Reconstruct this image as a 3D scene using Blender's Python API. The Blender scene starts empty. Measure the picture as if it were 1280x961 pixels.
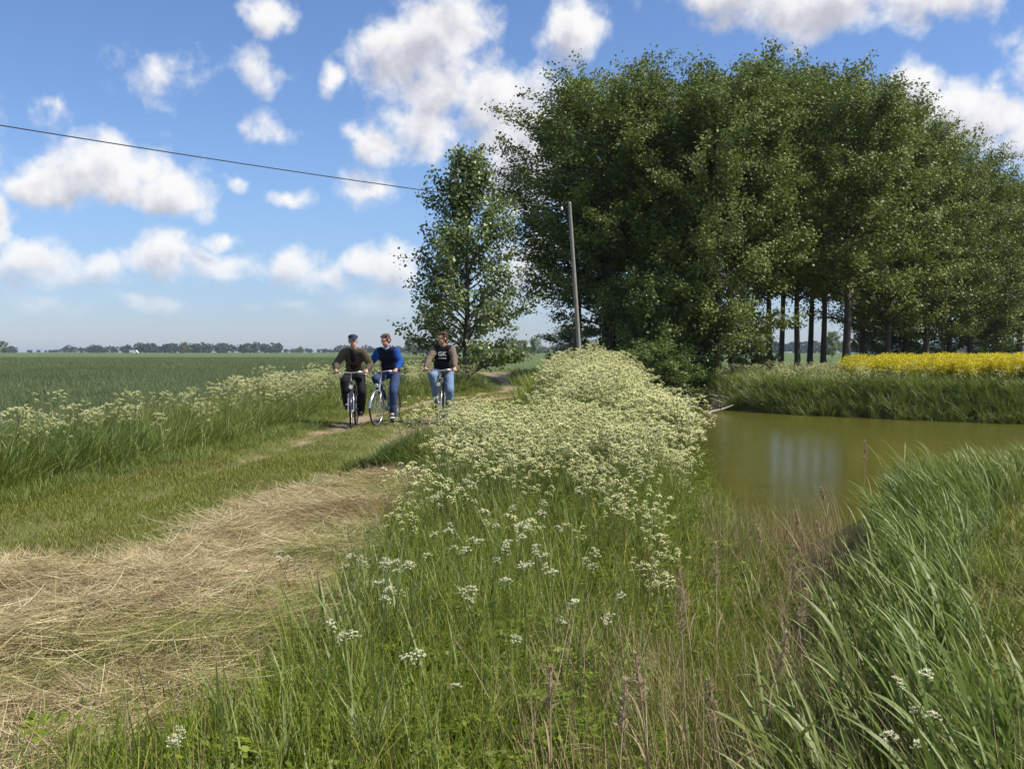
import bpy, bmesh, math
import numpy as np
from mathutils import Vector, Matrix

rng = np.random.default_rng(11)
SC = bpy.context.scene
COL = SC.collection
R = math.radians
FPX, HOR = 1300.0, 440.0
CAMZ = 1.45

# ------------------------------------------------------------------ camera
cam_d = bpy.data.cameras.new('camera')
cam_d.sensor_width = 36.0
cam_d.lens = 36.0 * FPX / 1280.0
cam_d.clip_start = 0.05
cam_d.clip_end = 20000
cam = bpy.data.objects.new('camera', cam_d)
COL.objects.link(cam)
cam.location = (0, 0, CAMZ)
cam.rotation_euler = (R(90) - math.atan((480.5 - HOR) / FPX), 0, 0)
SC.camera = cam

# ------------------------------------------------------------------ light
SUN_EL, SUN_AZ = R(50), R(100)          # azimuth clockwise from +Y (the view direction): from the right, a little behind
sun_dir = Vector((math.sin(SUN_AZ) * math.cos(SUN_EL), math.cos(SUN_AZ) * math.cos(SUN_EL), math.sin(SUN_EL)))
sd = bpy.data.lights.new('sun', 'SUN')
sd.energy = 5.0
sd.angle = R(0.55)
sd.color = (1.0, 0.94, 0.82)
sun = bpy.data.objects.new('sun', sd)
COL.objects.link(sun)
sun.location = (20, -10, 40)
sun.rotation_euler = sun_dir.to_track_quat('Z', 'Y').to_euler()
SC.view_settings.view_transform = 'Standard'
SC.view_settings.look = 'None'
SC.view_settings.exposure = 0.4
SC.view_settings.gamma = 1.0
SC.cycles.max_bounces = 6
SC.cycles.diffuse_bounces = 3
SC.cycles.glossy_bounces = 3
SC.cycles.transmission_bounces = 4
SC.cycles.transparent_max_bounces = 4
SC.cycles.volume_bounces = 0
SC.cycles.caustics_reflective = False
SC.cycles.caustics_refractive = False
SC.cycles.use_denoising = True
SC.cycles.use_adaptive_sampling = True
SC.cycles.adaptive_threshold = 0.02

# ------------------------------------------------------------------ world: Nishita sky with cumulus
W = bpy.data.worlds.new('World')
SC.world = W
W.use_nodes = True

class NT:
    def __init__(s, tree):
        s.t = tree; s.n = tree.nodes; s.l = tree.links
    def put(s, sock, v):
        if isinstance(v, bpy.types.NodeSocket): s.l.new(v, sock)
        elif v is not None: sock.default_value = v
    def node(s, typ, **kw):
        n = s.n.new(typ)
        for k, v in kw.items(): setattr(n, k, v)
        return n
    def m(s, op, a, b=None, c=None, clamp=False):
        n = s.node('ShaderNodeMath', operation=op, use_clamp=clamp)
        s.put(n.inputs[0], a); s.put(n.inputs[1], b)
        if c is not None: s.put(n.inputs[2], c)
        return n.outputs[0]
    def v(s, op, a, b=None, c=None):
        n = s.node('ShaderNodeVectorMath', operation=op)
        s.put(n.inputs[0], a); s.put(n.inputs[1], b)
        if c is not None: s.put(n.inputs[2], c)
        return n.outputs['Value'] if op in ('LENGTH', 'DOT_PRODUCT') else n.outputs[0]
    def noise(s, vec, scale, detail=3, rough=0.5, out='Fac', dist=0.0):
        n = s.node('ShaderNodeTexNoise')
        s.put(n.inputs['Vector'], vec)
        n.inputs['Scale'].default_value = scale; n.inputs['Detail'].default_value = detail
        n.inputs['Roughness'].default_value = rough; n.inputs['Distortion'].default_value = dist
        return n.outputs[out]
    def ramp(s, fac, stops, interp='LINEAR'):
        n = s.node('ShaderNodeValToRGB'); cr = n.color_ramp; cr.interpolation = interp
        while len(cr.elements) < len(stops): cr.elements.new(0.5)
        for e, (p, c) in zip(cr.elements, stops):
            e.position = p; e.color = (*c, 1) if len(c) == 3 else c
        s.put(n.inputs[0], fac)
        return n.outputs[0]
    def mix(s, f, a, b, blend='MIX'):
        n = s.node('ShaderNodeMix', data_type='RGBA', blend_type=blend)
        s.put(n.inputs[0], f); s.put(n.inputs[6], a if not isinstance(a, tuple) or len(a) == 4 else (*a, 1))
        s.put(n.inputs[7], b if not isinstance(b, tuple) or len(b) == 4 else (*b, 1))
        return n.outputs[2]
    def smooth(s, x, lo, hi):
        n = s.node('ShaderNodeMapRange', interpolation_type='SMOOTHSTEP')
        s.put(n.inputs[0], x); n.inputs[1].default_value = lo; n.inputs[2].default_value = hi
        return n.outputs[0]

# cumulus seen in the photograph: azimuth / elevation centre, half width, height above and below, weight
def cl(px, py, a, bt, bb, w=1.0):
    az = math.atan((px - 640) / FPX)
    el = math.atan((HOR - py) / FPX * math.cos(az))
    return (az, el, a / FPX, bt / FPX, bb / FPX, w)
CLOUDS = [cl(*c) for c in (
    (492, 80, 58, 62, 50, 1.05), (545, 45, 80, 62, 70, 1.15), (560, 110, 90, 60, 60, 1.1), (625, 130, 85, 55, 70, 1.15), (540, 165, 80, 50, 40, 1.0), (650, 190, 90, 80, 100, 1.1),
    (480, 182, 48, 34, 28, .95), (422, 100, 24, 18, 16, .7), (712, 45, 46, 52, 44, 1.05), (338, 18, 36, 30, 34, 1.0),
    (315, 95, 44, 34, 34, .72), (340, 158, 36, 22, 24, .55), (82, 148, 36, 20, 22, .75), (205, 98, 50, 36, 40, .42), (298, 232, 22, 16, 16, .75),
    (362, 248, 32, 14, 14, .75), (150, 222, 80, 52, 34, 1.15), (80, 222, 75, 36, 32, 1.05), (210, 240, 72, 40, 26, 1.1),
    (200, 322, 70, 34, 30, .95), (290, 330, 62, 30, 32, .9), (370, 335, 60, 30, 28, .85), (120, 335, 66, 30, 30, .75), (40, 330, 64, 40, 40, .85),
    (0, 280, 34, 46, 60, 1.05), (283, 292, 30, 16, 16, .8), (420, 352, 60, 18, 22, .7), (485, 325, 50, 32, 34, 1.0), (465, 236, 34, 22, 22, .6),
    (355, 385, 60, 10, 12, .5), (180, 376, 60, 10, 14, .5), (60, 385, 70, 12, 14, .5), (480, 375, 60, 20, 24, .55),
    (900, -5, 110, 40, 44, 1.1), (1020, 5, 130, 50, 54, 1.2), (1160, -10, 110, 40, 42, 1.1),
    (1160, 130, 50, 44, 60, 1.1), (1225, 150, 70, 56, 60, 1.15), (1285, 175, 60, 50, 60, 1.0), (1255, 105, 36, 22, 22, .6), (660, 340, 80, 60, 70, .8),
    (-90, 180, 90, 50, 40, 1.0), (1380, 60, 100, 60, 60, 1.0), (700, -90, 120, 60, 50, 1.0))]

def cloud_group():
    g = bpy.data.node_groups.new('cloud_density', 'ShaderNodeTree')
    g.interface.new_socket('dir', in_out='INPUT', socket_type='NodeSocketVector')
    g.interface.new_socket('den', in_out='OUTPUT', socket_type='NodeSocketFloat')
    g.interface.new_socket('shade', in_out='OUTPUT', socket_type='NodeSocketFloat')
    k = NT(g)
    gi = k.node('NodeGroupInput'); go = k.node('NodeGroupOutput')
    d = gi.outputs[0]
    sx = k.node('ShaderNodeSeparateXYZ'); k.l.new(d, sx.inputs[0])
    az = k.m('ARCTAN2', sx.outputs[0], sx.outputs[1]); el = k.m('ARCSINE', sx.outputs[2])
    cb = k.node('ShaderNodeCombineXYZ'); k.l.new(az, cb.inputs[0]); k.l.new(el, cb.inputs[1]); k.l.new(el, cb.inputs[2])
    wn = k.noise(d, 15.0, 3, .55, 'Color')
    wv = k.v('MULTIPLY_ADD', k.v('SUBTRACT', wn, (.5, .5, .5)), (.085, .0, .0), cb.outputs[0])
    sw = k.node('ShaderNodeSeparateXYZ'); k.l.new(wn, sw.inputs[0])
    dv = k.m('MULTIPLY', k.m('SUBTRACT', sw.outputs[1], .5), .050)
    cd = k.node('ShaderNodeCombineXYZ'); k.l.new(dv, cd.inputs[1]); k.l.new(dv, cd.inputs[2])
    p = k.v('ADD', wv, cd.outputs[0])
    p2 = k.v('ADD', p, (.007, .020, .020))          # a step towards the sun: what lies there shades this spot
    acc = acc2 = None
    for (u, v_, a, bt, bb, w) in CLOUDS:
        for which in (0, 1):
            q = k.v('MULTIPLY_ADD', p2 if which else p, (1 / a, 1 / bt, -1 / bb), (-u / a, -v_ / bt, v_ / bb))
            q = k.v('MAXIMUM', q, (-50, 0, 0))
            f = k.m('MULTIPLY_ADD', k.v('LENGTH', q), -w, w)
            if which: acc2 = f if acc2 is None else k.m('MAXIMUM', acc2, f)
            else: acc = f if acc is None else k.m('MAXIMUM', acc, f)
    # the rest of the sky: scattered cumulus of the same kind
    gen = k.noise(k.v('MULTIPLY', d, (1, 1, 1.9)), 2.6, 1, .5)
    gen = k.m('MULTIPLY', k.m('SUBTRACT', gen, .53), 5.0)
    out = k.m('MAXIMUM', k.smooth(k.m('ABSOLUTE', az), .55, .75), k.smooth(el, .33, .5))
    gen = k.m('MULTIPLY_ADD', k.m('ADD', gen, 1.0), out, -1.0)
    acc = k.m('MAXIMUM', acc, gen)
    acc2 = k.m('MAXIMUM', acc2, k.m('SUBTRACT', gen, .25))
    acc = k.m('MAXIMUM', acc, -1.0)
    fb = k.noise(d, 26.0, 6, .60)
    den = k.m('MULTIPLY_ADD', k.m('SUBTRACT', fb, .5), 1.9, acc)
    k.l.new(den, go.inputs[0])
    fs = k.noise(k.v('ADD', d, (0.010, 0.0, 0.022)), 26.0, 4, .55)     # the same billows a step towards the sun
    k.l.new(k.m('MULTIPLY_ADD', k.m('SUBTRACT', fs, .5), 2.6, acc2), go.inputs[1])
    return g

def build_world():
    t = W.node_tree
    t.nodes.clear()
    k = NT(t)
    out = k.node('ShaderNodeOutputWorld')
    sky = k.node('ShaderNodeTexSky', sky_type='NISHITA')
    sky.sun_disc = False; sky.sun_elevation = SUN_EL; sky.sun_rotation = SUN_AZ
    sky.altitude = 0; sky.air_density = 1.0; sky.dust_density = 0.25; sky.ozone_density = 1.4
    bg1 = k.node('ShaderNodeBackground'); bg1.inputs[1].default_value = 0.088
    tc0 = k.node('ShaderNodeTexCoord'); s0 = k.node('ShaderNodeSeparateXYZ'); k.l.new(tc0.outputs['Generated'], s0.inputs[0])
    tintc = k.ramp(k.smooth(s0.outputs[2], .0, .16), [(0, (.66, .78, 1.14)), (1, (.82, .98, 1.28))])      # blue tint over the sky model; horizon haze painted in as less yellow
    k.l.new(k.mix(1.0, sky.outputs[0], tintc, 'MULTIPLY'), bg1.inputs[0])
    tc = k.node('ShaderNodeTexCoord')
    d = k.v('NORMALIZE', tc.outputs['Generated'])
    grp = cloud_group()
    gn = k.node('ShaderNodeGroup'); gn.node_tree = grp; k.l.new(d, gn.inputs[0])
    D0, D1 = gn.outputs[0], gn.outputs[1]
    alpha = k.smooth(D0, -.06, .72)
    sx = k.node('ShaderNodeSeparateXYZ'); k.l.new(d, sx.inputs[0])
    alpha = k.m('MULTIPLY', alpha, k.smooth(sx.outputs[2], .0, .10))
    alpha = k.m('MULTIPLY', alpha, .96)
    lit = k.m('SUBTRACT', 1.0, k.smooth(D1, .0, 1.3))
    col = k.ramp(lit, [(0, (.58, .59, .66)), (.35, (.76, .76, .82)), (.75, (.96, .95, .96)), (1, (1.06, 1.05, 1.04))])
    bg2 = k.node('ShaderNodeBackground'); k.l.new(col, bg2.inputs[0]); bg2.inputs[1].default_value = .72
    ms = k.node('ShaderNodeMixShader')
    k.l.new(alpha, ms.inputs[0]); k.l.new(bg1.outputs[0], ms.inputs[1]); k.l.new(bg2.outputs[0], ms.inputs[2])
    k.l.new(ms.outputs[0], out.inputs[0])
    W.cycles.sampling_method = 'MANUAL'
    W.cycles.sample_map_resolution = 512
build_world()

# ------------------------------------------------------------------ helpers
def at(px, py, d):
    """point at depth d that the photograph shows near (px, py)"""
    return ((px - 640) / FPX * d, d, CAMZ + (HOR - py) / FPX * d)
def gnd(px, py, z=0.0):
    d = (CAMZ - z) * FPX / (py - HOR)
    return ((px - 640) / FPX * d, d)

class MB:
    """collects polygons; build() links ONE mesh object"""
    def __init__(s): s.V = []; s.Q = []; s.T = []; s.qm = []; s.tm = []; s.tint = []; s.n = 0
    def add(s, V, F, mat=0, tint=0.5):
        V = np.asarray(V, float).reshape(-1, 3); F = np.asarray(F, int)
        if F.shape[1] == 4: s.Q.append(F + s.n); s.qm.append(np.full(len(F), mat))
        else: s.T.append(F + s.n); s.tm.append(np.full(len(F), mat))
        s.V.append(V)
        s.tint.append(np.broadcast_to(np.asarray(tint, float), (len(V),)))
        s.n += len(V)
        return s
    def merge(s, o, M=None, off=(0, 0, 0), scale=1.0):
        V = np.concatenate(o.V)
        if M is not None: V = V @ np.asarray(M).T
        V = V * scale + np.asarray(off)
        for F, m in zip(o.Q, o.qm): s.Q.append(F + s.n); s.qm.append(m)
        for F, m in zip(o.T, o.tm): s.T.append(F + s.n); s.tm.append(m)
        s.V.append(V); s.tint.append(np.concatenate(o.tint)); s.n += len(V)
        return s
    def mesh(s, name, mats, smooth=False):
        me = bpy.data.meshes.new(name)
        V = np.concatenate(s.V).astype(np.float32)
        Q = np.concatenate(s.Q) if s.Q else np.zeros((0, 4), int)
        T = np.concatenate(s.T) if s.T else np.zeros((0, 3), int)
        me.vertices.add(len(V)); me.vertices.foreach_set('co', V.ravel())
        li = np.concatenate([Q.ravel(), T.ravel()]).astype(np.int32)
        me.loops.add(len(li)); me.loops.foreach_set('vertex_index', li)
        st = np.concatenate([np.arange(len(Q)) * 4, len(Q) * 4 + np.arange(len(T)) * 3]).astype(np.int32)
        me.polygons.add(len(st)); me.polygons.foreach_set('loop_start', st)
        mi = np.concatenate([*(s.qm or [[]]), *(s.tm or [[]])]).astype(np.int32)
        me.polygons.foreach_set('material_index', mi)
        if smooth: me.polygons.foreach_set('use_smooth', np.ones(len(st), bool))
        me.update(calc_edges=True)
        a = me.attributes.new('tint', 'FLOAT', 'POINT'); a.data.foreach_set('value', np.concatenate(s.tint).astype(np.float32))
        for m in (mats if isinstance(mats, (list, tuple)) else [mats]): me.materials.append(m)
        return me
    def build(s, name, mats, parent=None, smooth=False, link=True):
        o = bpy.data.objects.new(name, s.mesh(name, mats, smooth))
        if link: COL.objects.link(o)
        if parent is not None: o.parent = parent
        return o

def tag(o, label=None, cat=None, group=None, kind=None):
    if label: o['label'] = label
    if cat: o['category'] = cat
    if group: o['group'] = group
    if kind: o['kind'] = kind
    return o
def empty(name, loc=(0, 0, 0), rz=0.0):
    o = bpy.data.objects.new(name, None); COL.objects.link(o)
    o.location = loc; o.rotation_euler = (0, 0, rz); o.empty_display_size = .2
    return o
def copy_tree(o, parent=None):
    c = o.copy(); COL.objects.link(c); c.parent = parent
    for ch in o.children: copy_tree(ch, c)
    return c

def ribbons(base, az, L, Wd, lean, curl, k=4, prof=None, twist=None):
    n = len(base); base = np.asarray(base, float)
    t = np.linspace(0, 1, k + 1)
    th = lean[:, None] + curl[:, None] * t[None, :]
    st = np.stack([np.sin(th) * np.cos(az)[:, None], np.sin(th) * np.sin(az)[:, None], np.cos(th)], -1)
    seg = (L / k)[:, None, None] * (st[:, :-1] + st[:, 1:]) * .5
    C = np.concatenate([np.zeros((n, 1, 3)), np.cumsum(seg, 1)], 1) + base[:, None, :]
    tw = np.zeros(n) if twist is None else twist
    S0 = np.stack([-np.sin(az), np.cos(az), np.zeros(n)], -1)[:, None, :]
    N = np.cross(np.broadcast_to(S0, st.shape), st)
    S = S0 * np.cos(tw)[:, None, None] + N * np.sin(tw)[:, None, None]
    if prof is None: prof = np.interp(t, [0, .3, .7, 1], [.7, 1, .8, .06])
    Wt = Wd[:, None, None] * np.asarray(prof)[None, :, None] * .5
    V = np.stack([C - S * Wt, C + S * Wt], 2).reshape(-1, 3)
    i = np.arange(n)[:, None] * (2 * (k + 1)) + 2 * np.arange(k)[None, :]
    F = np.stack([i, i + 1, i + 3, i + 2], -1).reshape(-1, 4)
    return V, F, np.repeat(np.arange(n), 2 * (k + 1)), C

def tubes(C, rad, sides=3, cap=True):
    """C (n,k,3) centre lines, rad (n,k)"""
    C = np.asarray(C, float)
    if C.ndim == 2: C = C[None]
    n, k, _ = C.shape
    rad = np.broadcast_to(np.asarray(rad, float), (n, k))
    T = np.gradient(C, axis=1)
    T /= np.linalg.norm(T, axis=2, keepdims=True) + 1e-9
    ref = np.where(np.abs(T[:, :1, 2:3]) < .9, np.array([0., 0, 1]), np.array([1., 0, 0]))
    A = np.cross(T, np.broadcast_to(ref, T.shape)); A /= np.linalg.norm(A, axis=2, keepdims=True) + 1e-9
    B = np.cross(T, A)
    an = np.arange(sides) / sides * 2 * math.pi
    V = C[:, :, None, :] + rad[:, :, None, None] * (A[:, :, None, :] * np.cos(an)[None, None, :, None] + B[:, :, None, :] * np.sin(an)[None, None, :, None])
    idx = np.arange(n * k * sides).reshape(n, k, sides)
    a = idx[:, :-1]; b = idx[:, 1:]
    F = np.stack([a, np.roll(a, -1, 2), np.roll(b, -1, 2), b], -1).reshape(-1, 4)
    return V.reshape(-1, 3), F

def tube(mb, pts, rad, sides=8, mat=0, tint=.5, cap=True, closed=False):
    pts = np.asarray(pts, float)
    rad = np.broadcast_to(np.asarray(rad, float), (len(pts),))
    V, F = tubes(pts[None], rad[None], sides)
    n0 = len(V)
    mb.add(V, F, mat, tint)
    if cap:
        c = np.array([pts[0], pts[-1]])
        r0 = np.arange(sides); r1 = r0 + (len(pts) - 1) * sides
        V2 = np.concatenate([V[r0], V[r1], c])
        F2 = [(2 * sides, (i + 1) % sides, i) for i in range(sides)] + [(2 * sides + 1, sides + i, sides + (i + 1) % sides) for i in range(sides)]
        mb.add(V2, F2, mat, tint)
    return mb

def torus(mb, c, axis_u, axis_v, Rr, r, nu=32, nv=6, mat=0):
    u = np.arange(nu) / nu * 2 * math.pi; v = np.arange(nv) / nv * 2 * math.pi
    U = np.asarray(axis_u, float); Vv = np.asarray(axis_v, float); N = np.cross(U, Vv)
    rad = np.cos(u)[:, None] * U + np.sin(u)[:, None] * Vv
    P = np.asarray(c) + rad[:, None, :] * (Rr + r * np.cos(v))[None, :, None] + N * (r * np.sin(v))[None, :, None]
    idx = np.arange(nu * nv).reshape(nu, nv)
    a = idx; b = np.roll(idx, -1, 0)
    F = np.stack([a, np.roll(a, -1, 1), np.roll(b, -1, 1), b], -1).reshape(-1, 4)
    return mb.add(P.reshape(-1, 3), F, mat)

def ellipsoid(mb, c, r, rot=None, nu=14, nv=9, mat=0):
    u = np.arange(nu) / nu * 2 * math.pi; v = np.linspace(-math.pi / 2, math.pi / 2, nv)
    P = np.stack([np.cos(v)[:, None] * np.cos(u), np.cos(v)[:, None] * np.sin(u), np.broadcast_to(np.sin(v)[:, None], (nv, nu))], -1).reshape(-1, 3) * np.asarray(r)
    if rot is not None: P = P @ np.asarray(rot).T
    idx = np.arange(nu * nv).reshape(nv, nu)
    a = idx[:-1]; b = idx[1:]
    F = np.stack([a, np.roll(a, -1, 1), np.roll(b, -1, 1), b], -1).reshape(-1, 4)
    return mb.add(P + np.asarray(c), F, mat)

def box(mb, c, s, mat=0, rot=None):
    c = np.asarray(c, float); h = np.asarray(s, float) / 2
    V = np.array([(x, y, z) for z in (-1, 1) for y in (-1, 1) for x in (-1, 1)]) * h
    if rot is not None: V = V @ np.asarray(rot).T
    F = [(0, 2, 3, 1), (4, 5, 7, 6), (0, 1, 5, 4), (2, 6, 7, 3), (0, 4, 6, 2), (1, 3, 7, 5)]
    return mb.add(V + c, F, mat)

def inpoly(x, y, P):
    P = np.asarray(P); c = np.zeros(np.shape(x), bool)
    for (x0, y0), (x1, y1) in zip(P, np.roll(P, -1, 0)):
        c ^= ((y0 > y) != (y1 > y)) & (x < (x1 - x0) * (y - y0) / (y1 - y0 + 1e-12) + x0)
    return c
def segdist(x, y, P, closed=False):
    P = np.asarray(P, float); d = np.full(np.shape(x), 1e9)
    Q = np.roll(P, -1, 0) if closed else P[1:]
    for (x0, y0), (x1, y1) in zip(P[:len(Q)], Q):
        dx, dy = x1 - x0, y1 - y0
        t = np.clip(((x - x0) * dx + (y - y0) * dy) / (dx * dx + dy * dy), 0, 1)
        d = np.minimum(d, np.hypot(x - x0 - t * dx, y - y0 - t * dy))
    return d
def sst(x, a, b):
    t = np.clip((x - a) / (b - a), 0, 1); return t * t * (3 - 2 * t)
def vnoise(x, y, f=1.0, seed=0):
    """cheap smooth pseudo noise about 0, amplitude about 1"""
    r = np.random.default_rng(seed + 99); o = 0
    for i in range(5):
        a = r.uniform(0, 6.28); w = f * r.uniform(.6, 1.7); p = r.uniform(0, 6.28)
        o = o + np.sin((x * math.cos(a) + y * math.sin(a)) * w * 2 * math.pi + p + 1.3 * np.sin((x * math.sin(a) - y * math.cos(a)) * w * 3.1 + p * 2))
    return o / 3.0

# ------------------------------------------------------------------ lie of the land
WATER = -0.9
POND = [(2.7, 11.8), (3.2, 15.5), (3.6, 20), (3.9, 26), (4.3, 32), (5.1, 38), (6.2, 42), (7.2, 46), (8.8, 45), (9.2, 41.2), (11, 39), (13.5, 36.6), (16.7, 34.2),
        (22, 32), (34, 30), (34, 25), (20, 23.5), (13, 21.5), (8.2, 18), (5.4, 14.5), (4.1, 12.2)]
TROUGH = [(0.3, 0), (.6, 3), (1.3, 6), (2.2, 9), (3.2, 12.4)]
PATH = [(-4.2, -2), (-3.6, 3), (-3.2, 8), (-2.9, 13), (-2.6, 18), (-2.4, 23), (-2.0, 27), (-1.3, 31), (-.3, 35), (.5, 39), (.8, 44), (.3, 55), (-1.5, 75)]
HAY = [gnd(*p) for p in ((-60, 735), (0, 730), (60, 736), (120, 722), (200, 698), (280, 676), (290, 648), (340, 628), (430, 622), (520, 606), (560, 622), (550, 650), (500, 672), (470, 700), (440, 745),
                         (420, 790), (390, 830), (330, 860), (230, 905), (130, 960), (40, 1040), (-160, 1040))]
def vleft(y):      # left rim of the mown track, where the verge starts
    return np.interp(y, [0, 6, 9.4, 14, 19, 24, 30, 34, 38, 46, 60], [-6.4, -5.3, -4.75, -4.15, -3.85, -4.0, -3.3, -2.0, -1.0, -.6, -1.3])
def vright(y):     # left rim of the cow parsley bank
    return np.interp(y, [0, 4, 7, 9, 10.5, 12, 12.6, 14, 18, 24, 30, 36, 42, 50], [-.9, -.95, -1.0, -.9, -.6, -.9, -1.5, -1.3, .0, .5, .95, 1.5, 2.2, 2.3])
def pond_sd(x, y):
    d = segdist(x, y, POND, True)
    return np.where(inpoly(x, y, POND), -d, d)
def hgt(x, y):
    x = np.asarray(x, float); y = np.asarray(y, float)
    s = pond_sd(x, y)
    bw = np.where((y > 30) & (x > 8.8), 1.15, np.where(x < 6, 2.0, 2.6))
    z = np.where(s > 0, -1.0 + 1.0 * sst(s, -.25, bw), -1.0 - .5 * np.clip(-s / 1.5, 0, 1))
    dt = segdist(x, y, TROUGH)
    z = z - .5 * np.exp(-(dt / .85) ** 2) * sst(s, -.1, 1.5)
    near = np.exp(-((np.hypot(x, y - 15)) / 40) ** 2)
    z = z + (vnoise(x, y, .12, 1) * .035 + vnoise(x, y, .5, 2) * .012) * near * sst(s, 0, 1)
    dp = segdist(x, y, PATH)
    z = z - .05 * (np.exp(-((dp - .72) / .22) ** 2)) * near
    z = z + .07 * sst(inpoly(x, y, HAY) * (.6 + .6 * vnoise(x, y, .45, 5)), 0, 1)
    return z

# ------------------------------------------------------------------ materials
def mat_new(name):
    m = bpy.data.materials.new(name); m.use_nodes = True
    m.node_tree.nodes.clear()
    return m, NT(m.node_tree)
def leaf_mat(name, stops, trans=.28, rough=.5, patch=None, pscale=.35, spec=.35, vary=.25):
    """plant surface: colour by the per-blade 'tint' attribute, slow patches over the ground"""
    m, k = mat_new(name)
    out = k.node('ShaderNodeOutputMaterial')
    a = k.node('ShaderNodeAttribute', attribute_name='tint')
    geo = k.node('ShaderNodeNewGeometry')
    oi = k.node('ShaderNodeObjectInfo')
    f = k.m('ADD', a.outputs['Fac'], k.m('MULTIPLY', k.m('SUBTRACT', oi.outputs['Random'], .5), vary), clamp=True)
    c = k.ramp(f, stops)
    if patch:
        n = k.noise(geo.outputs['Position'], pscale, 3, .6)
        c = k.mix(k.m('MULTIPLY', k.smooth(n, .45, .7), patch[1]), c, patch[0])
    p = k.node('ShaderNodeBsdfPrincipled')
    k.l.new(c, p.inputs['Base Color']); p.inputs['Roughness'].default_value = rough
    p.inputs['Specular IOR Level'].default_value = spec
    tr = k.node('ShaderNodeBsdfTranslucent')
    k.l.new(k.mix(.35, c, (.20, .26, .03), 'MIX'), tr.inputs[0])
    ms = k.node('ShaderNodeMixShader'); ms.inputs[0].default_value = trans
    k.l.new(p.outputs[0], ms.inputs[1]); k.l.new(tr.outputs[0], ms.inputs[2])
    k.l.new(ms.outputs[0], out.inputs[0])
    return m
def plain(name, col, rough=.6, metal=0.0, var=.15, scale=20.0, spec=.4, bump=0.0):
    m, k = mat_new(name)
    out = k.node('ShaderNodeOutputMaterial')
    tc = k.node('ShaderNodeTexCoord')
    n = k.noise(tc.outputs['Object'], scale, 4, .6)
    c = k.mix(n, tuple(max(0, x * (1 - var)) for x in col), tuple(min(1, x * (1 + var)) for x in col))
    p = k.node('ShaderNodeBsdfPrincipled')
    k.l.new(c, p.inputs['Base Color']); p.inputs['Roughness'].default_value = rough; p.inputs['Metallic'].default_value = metal
    p.inputs['Specular IOR Level'].default_value = spec
    if bump:
        b = k.node('ShaderNodeBump'); b.inputs['Strength'].default_value = bump; b.inputs['Distance'].default_value = .01
        k.l.new(n, b.inputs['Height']); k.l.new(b.outputs[0], p.inputs['Normal'])
    k.l.new(p.outputs[0], out.inputs[0])
    return m

M = {}
M['short'] = leaf_mat('short_grass', [(0, (.125, .155, .018)), (.5, (.185, .215, .026)), (.8, (.25, .25, .045)), (1, (.34, .28, .09))], .3, .55, ((.20, .165, .06), .65), .5)
M['tall'] = leaf_mat('tall_grass', [(0, (.10, .15, .010)), (.5, (.165, .225, .018)), (.85, (.24, .28, .035)), (1, (.36, .30, .09))], .26, .5, ((.12, .20, .04), .5), .6)
M['verge'] = leaf_mat('verge_grass', [(0, (.11, .155, .022)), (.5, (.175, .225, .036)), (.85, (.245, .285, .065)), (1, (.34, .31, .13))], .26, .5, ((.09, .165, .05), .6), .5)
M['wheat'] = leaf_mat('wheat', [(0, (.095, .135, .05)), (.6, (.13, .175, .07)), (1, (.17, .21, .095))], .25, .5, ((.085, .115, .045), .6), .06)
M['reed'] = leaf_mat('reed_leaf', [(0, (.115, .16, .028)), (.5, (.19, .24, .065)), (1, (.31, .345, .15))], .28, .48, ((.14, .20, .04), .6), .9, .3)
M['dry'] = leaf_mat('dry_stalk', [(0, (.16, .11, .06)), (.5, (.28, .20, .11)), (1, (.42, .33, .20))], .15, .7)
M['hay'] = leaf_mat('hay', [(0, (.20, .14, .06)), (.35, (.36, .28, .135)), (.75, (.54, .445, .245)), (1, (.68, .60, .39))], .12, .6, ((.22, .15, .065), .7), 1.2, .35, .35)
M['haygreen'] = leaf_mat('half_dry_hay', [(0, (.15, .19, .04)), (.6, (.26, .28, .07)), (1, (.40, .37, .14))], .2, .6)
M['stem'] = leaf_mat('green_stem', [(0, (.07, .12, .03)), (1, (.16, .19, .06))], .15, .5)
M['fern'] = leaf_mat('parsley_leaf', [(0, (.11, .165, .010)), (.6, (.175, .24, .018)), (1, (.24, .29, .035))], .35, .5)
M['umbel'] = leaf_mat('umbel_blossom', [(0, (.48, .51, .15)), (.5, (.68, .67, .30)), (1, (.86, .83, .52))], .3, .7, ((.62, .62, .27), .6), .35, .2)
M['umbelw'] = leaf_mat('white_blossom', [(0, (.62, .60, .34)), (1, (.84, .81, .62))], .25, .7, None, 1, .2)
M['rape'] = leaf_mat('rape_blossom', [(0, (.58, .47, .03)), (.6, (.74, .62, .035)), (1, (.82, .72, .06))], .3, .6, None, 1, .2)
M['poplar'] = leaf_mat('poplar_leaf', [(0, (.06, .088, .013)), (.45, (.125, .165, .03)), (.8, (.21, .245, .062)), (1, (.29, .31, .15))], .24, .52, ((.12, .155, .026), .5), .18, .28, .12)
M['lone'] = leaf_mat('silver_leaf', [(0, (.085, .12, .026)), (.55, (.14, .19, .05)), (.85, (.21, .255, .095)), (1, (.36, .39, .25))], .25, .4, None, .3, .5, .1)
M['shrub'] = leaf_mat('shrub_leaf', [(0, (.075, .115, .022)), (.6, (.125, .18, .036)), (1, (.20, .25, .085))], .3, .45, None, .3, .4)
M['farwood'] = leaf_mat('far_foliage', [(0, (.025, .045, .022)), (1, (.05, .075, .03))], .1, .7)
M['faryellow'] = leaf_mat('far_yellow_foliage', [(0, (.12, .12, .03)), (1, (.2, .19, .05))], .1, .7)
M['bark'] = plain('bark', (.085, .075, .06), .9, 0, .4, 6, .2, .6)
M['barkpale'] = plain('pale_dead_wood', (.34, .30, .24), .85, 0, .3, 8, .2, .4)
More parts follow.
